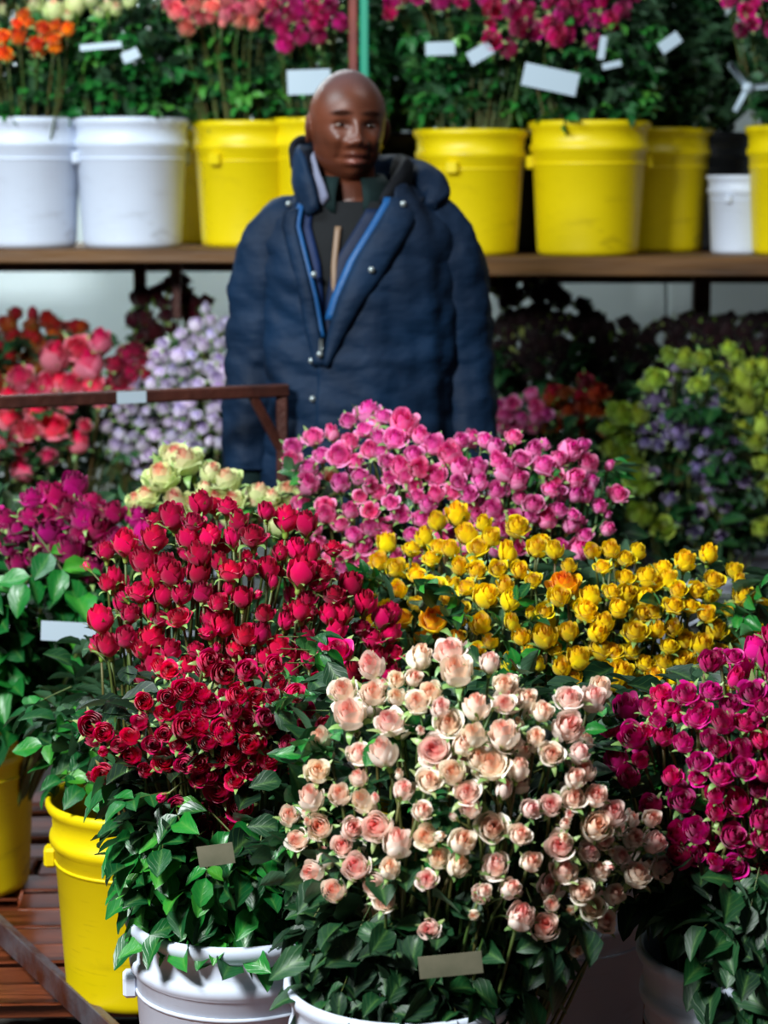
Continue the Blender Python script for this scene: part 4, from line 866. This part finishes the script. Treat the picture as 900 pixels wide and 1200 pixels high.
def head_part():
    mb = MB(); NU, NV = 168, 130; R = []
    feats = [(.0, -.012, .009, .022, .009), (.0, -.034, .0145, .0110, .021), (-.018, -.039, .0085, .0075, .0125), (.018, -.039, .0085, .0075, .0125),
             (-.030, .020, .018, .008, .0045), (.030, .020, .018, .008, .0045), (-.031, .0, .0165, .0105, -.0135), (.031, .0, .0165, .0105, -.0135),
             (.0, -.060, .025, .0060, .0095), (.0, -.0775, .021, .0070, .0120), (.0, -.0685, .030, .0030, -.0065), (.0, -.088, .02, .005, -.003),
             (.0, -.105, .021, .014, .010), (-.045, -.031, .016, .017, .0125), (.045, -.031, .016, .017, .0125), (-.033, -.056, .005, .013, -.0055), (.033, -.056, .005, .013, -.0055), (-.034, -.066, .006, .005, -.004), (.034, -.066, .006, .005, -.004),
             (.0, .062, .05, .028, .004), (-.031, .0085, .018, .003, .0035), (.031, .0085, .018, .003, .0035), (-.031, -.0095, .015, .003, .003), (.031, -.0095, .015, .003, .003)]
    for j in range(NV):
        la = -pi / 2 + pi * (j + .5) / NV; ring = []
        for i in range(NU):
            lo = 2 * pi * i / NU; nx, ny, nz = cos(la) * cos(lo), cos(la) * sin(lo), sin(la)
            x, y, z = .0790 * nx, .098 * ny, .1185 * nz
            t = max(0, -nz); x *= 1 - .20 * t ** 1.6; x *= 1 + .30 * max(0, nz) * (1.08 - max(0, nz))
            if ny > 0: y -= .045 * t * ny; y += .012 * ny * max(0, nz + .2)
            else: y *= 1 + .05 * t; y *= 1 - .05 * max(0, nz) 
            # squarer jaw
            if nz < -.35: x *= 1 + .10 * sin(pi * min(1, (-nz - .35) / .6))
            if ny < 0:
                for (fx, fz, sx, sz, am) in feats:
                    e = ((x - fx) / sx) ** 2 + ((z - fz) / sz) ** 2
                    if e < 9: y -= am * math.exp(-e / 1.0) * min(1, -ny * 1.6)
            ring.append(hp(x, y, z))
        R.append(ring)
    mb.rings(R, True, (True, True))
    for sx in (-1, 1):   # ears
        R = []
        for j in range(9):
            la = -pi / 2 + pi * (j + .5) / 9; ring = []
            for i in range(16):
                lo = 2 * pi * i / 16; nx, ny, nz = cos(la) * cos(lo), cos(la) * sin(lo), sin(la)
                v = Vector((.0075 * nx - (.004 if abs(ny) < .6 and abs(nz) < .6 and nx > 0 else 0), .019 * ny * (1 + .25 * nz), .031 * nz)); v = Matrix.Rotation(radians(24), 3, 'Z') @ v
                if sx < 0: v.x *= -1
                ring.append(hp(sx * .0830 + v.x, .008 + v.y, -.008 + v.z))
            R.append(ring)
        mb.rings(R, True, (True, True))
    return mb
bd = head_part()
bd.tube([(HX, .005, 1.53), (HX + .004, .012, 1.47), (-.01, .02, 1.42), (0, .02, 1.36)], [.056, .056, .062, .09], 28)
def ellring(cx, cy, z, a, b2, n=48, p=2.3):
    out = []
    for k in range(n):
        q = 2 * pi * k / n; C, Sn = cos(q), sin(q)
        out.append(Vector((cx + a * math.copysign(abs(C) ** (2 / p), C), cy + b2 * math.copysign(abs(Sn) ** (2 / p), Sn), z)))
    return out
bd.rings([ellring(0, .015, z, a, b2) for z, a, b2 in ((.80, .15, .10), (.92, .155, .105), (1.05, .14, .095), (1.2, .16, .105), (1.32, .17, .10), (1.40, .13, .075), (1.43, .06, .06))], True, (True, True))
def arm(sx):
    bd.tube([(sx * .12, .01, 1.375), (sx * .165, .01, 1.36), (sx * .205, .015, 1.22), (sx * .215, .02, 1.09), (sx * .232, -.01, .98), (sx * .236, -.035, .86)], [.05, .05, .045, .04, .036, .026], 20)
    wx, wy, wz = sx * .236, -.038, .86
    bd.tube([(wx, wy, wz), (wx, wy - .004, wz - .03), (wx, wy - .010, wz - .07), (wx, wy - .014, wz - .095)], [.025, .030, .034, .028], 14)
    for k, (off, L) in enumerate(((-.027, .072), (-.009, .082), (.009, .077), (.026, .060))):
        p = Vector((wx + sx * -.003, wy - .012 + off, wz - .088)); pts_ = [p]
        ang = 0
        for m_ in range(3):
            ang += .28; p = p + Vector((-sx * sin(ang), -.06, -cos(ang))) * (L / 3); pts_.append(p)
        bd.tube(pts_, [.0095, .009, .008, .0065], 10)
    p = Vector((wx - sx * .012, wy - .030, wz - .035))
    bd.tube([p, p + Vector((-sx * .006, -.022, -.025)), p + Vector((-sx * .012, -.028, -.055)), p + Vector((-sx * .018, -.026, -.075))], [.013, .0115, .010, .007], 10)
arm(-1); arm(1)
body = bd.build('body', SKIN, man)
rm = body.modifiers.new('skin_surface', 'REMESH'); rm.mode = 'VOXEL'; rm.voxel_size = .0034; rm.use_smooth_shade = True
sm = body.modifiers.new('soften', 'SMOOTH'); sm.factor = .5; sm.iterations = 2
EYEW, nt2, b2_ = newmat('eye_white_and_iris')
g = nt2.nodes.new('ShaderNodeTexCoord'); vl = nt2.nodes.new('ShaderNodeVectorMath'); vl.operation = 'DISTANCE'; nt2.links.new(g.outputs['Object'], vl.inputs[0]); vl.inputs[1].default_value = (0.0, -.0125, 0.0)
rr_ = nt2.nodes.new('ShaderNodeValToRGB'); e = rr_.color_ramp.elements; e[0].position = .0055; e[0].color = col4((16, 8, 6)); e[1].position = .0068; e[1].color = col4((120, 104, 96)); nt2.links.new(vl.outputs['Value'], rr_.inputs[0]); nt2.links.new(rr_.outputs[0], b2_.inputs['Base Color']); b2_.inputs['Roughness'].default_value = .15
for sx in (-1, 1):
    R = []
    for j in range(12):
        la = -pi / 2 + pi * (j + .5) / 12
        R.append([Vector((.0125 * cos(la) * cos(2 * pi * i / 18), .0125 * cos(la) * sin(2 * pi * i / 18), 0.0042 * sin(la))) for i in range(18)])
    MB().rings(R, True, (True, True)).build('eye', EYEW, man, Matrix.Translation(hp(sx * .031, -.0735, .0)) @ Matrix.Rotation(YAW, 4, 'Z'))
# coat
TB = [(.70, .222, .155), (.85, .214, .152), (1.0, .205, .150), (1.15, .202, .146), (1.27, .206, .138), (1.34, .206, .126), (1.385, .188, .110), (1.415, .158, .098), (1.44, .122, .090), (1.462, .098, .084)]
def tab(z):
    z = max(TB[0][0], min(TB[-1][0], z))
    for (z0, a0_, b0_), (z1, a1_, b1_) in zip(TB, TB[1:]):
        if z <= z1:
            t = (z - z0) / (z1 - z0); return a0_ + (a1_ - a0_) * t, b0_ + (b1_ - b0_) * t
    return TB[-1][1:]
PE = 2.35
VT = [(.70, -.078, -.078), (1.105, -.072, -.072), (1.17, -.088, -.058), (1.23, -.098, -.040), (1.31, -.118, -.004), (1.38, -.136, .040), (1.43, -.128, .070), (1.462, -.075, .070)]
def vee(z):
    for p, q in zip(VT, VT[1:]):
        if z <= q[0]:
            t = max(0, (z - p[0]) / (q[0] - p[0])); return p[1] + (q[1] - p[1]) * t, p[2] + (q[2] - p[2]) * t
    return VT[-1][1], VT[-1][2]
def puff(x, y, z, k=1.0):
    s = abs(sin(pi * (z + .02 * noise1(x * 9, y * 9, z * 3)) / .082))
    return k * (.0042 * s ** .5 + .008 * noise1(x * 24, y * 20, z * 10) + .004 * noise1(x * 48 + 3, y * 40, z * 41))
def surf(x, z, off=0.0, pf=True):
    a, b_ = tab(z); q = min(.98, abs(x) / a); yy = -b_ * (1 - q ** PE) ** (1 / PE)
    return Vector((x, yy - off - (puff(x, yy, z) if pf else 0) + .01, z))
R = []; NZ, NA = 110, 130
for j in range(NZ + 1):
    z = .70 + (1.462 - .70) * j / NZ; a, b_ = tab(z); xl, xr = vee(z)
    if z < 1.105: xr -= .012
    def ph(x): return 2 * pi - math.acos(math.copysign(min(1, abs(x / a)) ** (PE / 2), x))
    f0, f1 = ph(xl), ph(xr) - 2 * pi; ring = []
    for k in range(NA + 1):
        t = k / NA; f = f0 + (f1 - f0) * t; C, Sn = cos(f), sin(f)
        x = a * math.copysign(abs(C) ** (2 / PE), C); y = b_ * math.copysign(abs(Sn) ** (2 / PE), Sn)
        nrm = Vector((x / a / a, y / b_ / b_, 0)).normalized(); o_ = puff(x, y, z)
        if z < 1.13 and t > .5: o_ += .010 * min(1, max(0, (t - .80) / .1)) * min(1, (1.13 - z) / .03)
        ring.append(Vector((x, y + .01, z)) + nrm * o_)
    R.append(ring)
jk = MB().rings(R, False).build('coat', JACK, man)
so = jk.modifiers.new('thickness', 'SOLIDIFY'); so.thickness = .009; so.offset = -1
def sleeve(sx):
    path = [(.120, .01, 1.385, .060), (.150, .01, 1.375, .066), (.180, .01, 1.345, .069), (.200, .012, 1.29, .071), (.210, .015, 1.22, .071), (.216, .018, 1.15, .069), (.222, .015, 1.08, .067), (.229, .0, 1.0, .064), (.235, -.018, .93, .060), (.238, -.032, .87, .056), (.238, -.034, .855, .053)]
    P_ = [Vector((sx * p[0], p[1], p[2])) for p in path]; rad = [p[3] for p in path]
    fine, fr = [], []
    for i in range(len(P_) - 1):
        for k in range(7):
            t = k / 7; fine.append(P_[i].lerp(P_[i + 1], t)); fr.append(rad[i] + (rad[i + 1] - rad[i]) * t)
    fine.append(P_[-1]); fr.append(rad[-1]); R = []; s = 0
    for i, p in enumerate(fine):
        if i: s += (p - fine[i - 1]).length
        tg = (fine[min(i + 1, len(fine) - 1)] - fine[max(0, i - 1)]).normalized(); ux = Vector((0, 1, 0)); ax = tg.cross(ux).normalized(); ay = tg.cross(ax); ring = []
        for k in range(40):
            q = 2 * pi * k / 40; d_ = ax * cos(q) + ay * sin(q)
            wr = .0045 * abs(sin(pi * (s + .012 * sin(q * 2 + s * 20)) / .078)) ** .5 + .006 * noise1(p.x * 20 + d_.x * 1.6 * sx, p.y * 20 + d_.y * 2, p.z * 24) + .003 * noise1(d_.x * 5, d_.y * 5, p.z * 60)
            ring.append(p + d_ * (fr[i] + wr))
        R.append(ring)
    o = MB().rings(R, True, (True, False)).build('sleeve', JACK, man)
    m_ = o.modifiers.new('thickness', 'SOLIDIFY'); m_.thickness = .006; m_.offset = -1
    MB().tube([(sx * .236, -.034, .90), (sx * .2365, -.036, .86), (sx * .2365, -.040, .825), (sx * .2365, -.042, .808)], [.040, .039, .036, .033], 20, False).build('knit_cuff', DARKG, man)
sleeve(-1); sleeve(1)
def strip(name, mat, inner, outer, zs, off, puffy=.008, n=5, thick=.004):
    R = []
    for z in zs:
        xi, xo = inner(z), outer(z); row = []
        for k in range(n + 1):
            t = k / n; x = xi + (xo - xi) * t; p = surf(x, z, off + puffy * sin(pi * min(1, t * .9 + .05)), False); row.append(p)
        R.append(row)
    o = MB().rings(R, False).build(name, mat, man); s_ = o.modifiers.new('thickness', 'SOLIDIFY'); s_.thickness = thick; s_.offset = 0
    return o
zz = [1.09 + .012 * i for i in range(31)]
def rl(z): return vee(z)[1]
strip('lapel', JACK, lambda z: rl(z) - .004, lambda z: rl(z) + .012 + .062 * min(1, max(0, (z - 1.09) / .2)), [z for z in zz if z < 1.445], .016, .010)
strip('lapel', JACK, lambda z: vee(z)[0] + .003, lambda z: vee(z)[0] - .026, [z for z in zz if z < 1.42], .014, .006)
strip('lining_edge', LINING, lambda z: rl(z) - .018, lambda z: rl(z) + .003, [z for z in zz if 1.18 < z < 1.44], .010, .005)
strip('lining_edge', LINING, lambda z: vee(z)[0] + .012, lambda z: vee(z)[0] - .002, [z for z in zz if 1.14 < z < 1.44], .008, .004)
# shirt and inner layers
R = []
for j in range(30):
    z = .82 + (1.43 - .82) * j / 29; a, b_ = tab(z); R.append([v + Vector((0, .008, 0)) for v in ellring(0, 0, z, a * .90, b_ * .86, 56, PE)])
MB().rings(R, True).build('shirt', SHIRT, man)
strip('inner_placket', cloth('blue_inner', (4, 26, 60), (8, 36, 80), .6, .4), lambda z: vee(z)[0] - .0, lambda z: vee(z)[0] + .034 * min(1, (z - 1.1) / .2), [z for z in zz if 1.12 < z < 1.42], -.012, .004)
strip('inner_placket', cloth('blue_inner_dark', (4, 20, 44), (6, 26, 56), .6, .4), lambda z: rl(z) + .0, lambda z: rl(z) - .045 * min(1, (z - 1.1) / .2), [z for z in zz if 1.12 < z < 1.42], -.012, .004)
strip('zip', plain('tan_zip', (120, 96, 74), .5), lambda z: -.058 + .1 * max(0, z - 1.3), lambda z: -.046 + .1 * max(0, z - 1.3), [z for z in zz if 1.20 < z < 1.38], -.010, .002, 3)
def collar(sx):
    R = []
    for i in range(12):
        t = i / 11; a_ = radians(-74 + 132 * t) if sx > 0 else radians(-112 - 132 * t)
        cx, cy = HX * .6, .012; up_ = Vector((cx + .068 * cos(a_), cy + .066 * sin(a_), 1.478 + .012 * t)); dn = Vector((cx + .088 * cos(a_), cy + .094 * sin(a_) , 1.405 + .03 * t))
        R.append([up_ + (dn - up_) * k / 4 + Vector((cos(a_), sin(a_), 0)) * .010 * sin(pi * k / 4) for k in range(5)])
    o = MB().rings(R, False).build('shirt_collar', DARKG, man); s_ = o.modifiers.new('thickness', 'SOLIDIFY'); s_.thickness = .005
collar(1); collar(-1)
# hood lying round the neck
def loft(path, name, mat, n=22, amp=.006):
    fine = []
    for i in range(len(path) - 1):
        for k in range(6):
            t = k / 6; t = t * t * (3 - 2 * t) if False else t
            fine.append([path[i][c_] + (path[i + 1][c_] - path[i][c_]) * t for c_ in range(5)])
    fine.append(list(path[-1])); 
    for _ in range(3): fine = [fine[0]] + [[(fine[i - 1][c_] + 2 * fine[i][c_] + fine[i + 1][c_]) / 4 for c_ in range(5)] for i in range(1, len(fine) - 1)] + [fine[-1]]
    R = []
    for i, f in enumerate(fine):
        p = Vector(f[:3]); a_ = Vector(fine[max(0, i - 1)][:3]); c2 = Vector(fine[min(len(fine) - 1, i + 1)][:3]); tg = (c2 - a_).normalized()
        hx = tg.cross(Vector((0, 0, 1))).normalized(); up_ = hx.cross(tg).normalized()
        ring = []
        for k in range(n):
            q = 2 * pi * k / n; d_ = hx * cos(q) * f[3] + up_ * sin(q) * f[4]
            ring.append(p + d_ * (1 + .10 * noise1(p.x * 30 + q, p.y * 30, q * 2)))
        R.append(ring)
    return MB().rings(R, True, (True, True)).build(name, mat, man)
loft([(-.095, -.075, 1.405, .014, .02), (-.118, -.045, 1.455, .018, .045), (-.128, .0, 1.492, .020, .062), (-.110, .06, 1.490, .030, .060), (-.05, .115, 1.475, .040, .055), (.03, .125, 1.470, .045, .055), (.10, .095, 1.478, .045, .050), (.150, .03, 1.468, .040, .036), (.165, -.02, 1.445, .030, .022), (.150, -.05, 1.420, .014, .012)], 'hood', JACK)
loft([(-.070, -.075, 1.43, .008, .012), (-.092, -.045, 1.462, .012, .030), (-.098, .0, 1.492, .012, .045), (-.080, .05, 1.49, .014, .045)], 'hood_lining', GREYL)
loft([(-.140, .01, 1.50, .008, .02), (-.138, .02, 1.535, .012, .03), (-.118, .055, 1.545, .016, .025), (-.09, .085, 1.52, .02, .03)], 'hood_edge', BLACKF)
loft([(.05, -.082, 1.425, .010, .014), (.085, -.05, 1.465, .014, .028), (.102, .0, 1.49, .016, .034), (.085, .055, 1.49, .02, .04)], 'hood_edge', BLACKF)
SNAP = plain('snap_metal', (150, 160, 160), .35, .6)
for (x, z, off) in ((-.150, 1.425, .03), (-.094, 1.28, .03), (-.082, 1.115, .03), (-.100, 1.10, .016), (-.098, 1.02, .018), (-.096, .94, .018), (.092, 1.425, .034), (.026, 1.29, .034)):
    p = surf(x, z, off, False); MB().tube([p + Vector((0, .01, 0)), p + Vector((0, -.001, 0))], .0065, 12).build('snap_button', SNAP, man)
p = surf(-.080, 1.135, .03, False); MB().box(p, (.007, .006, .026), bev=.002).build('zip_pull', SNAP, man)
# trousers and boots
for sx in (-1, 1):
    R = [ellring(sx * (.085 + .02 * t), .015, .84 - .74 * t, .105 - .035 * t, .115 - .04 * t, 28) for t in [i / 12 for i in range(13)]]
    MB().rings(R, True, (True, True)).build('trouser_leg', TROU, man)
    R = []
    for t in [i / 8 for i in range(9)]:
        yb = .08 - .26 * t; h_ = .085 * (1 - .55 * t) ; R.append([Vector((sx * .108 + .045 * cos(q) * (1 - .25 * abs(2 * t - 1) ** 2), yb, max(.0, h_ * .5 + h_ * .6 * sin(q)))) for q in [2 * pi * k / 16 for k in range(16)]])
    MB().rings(R, True, (True, True)).build('boot', BLACKF, man)
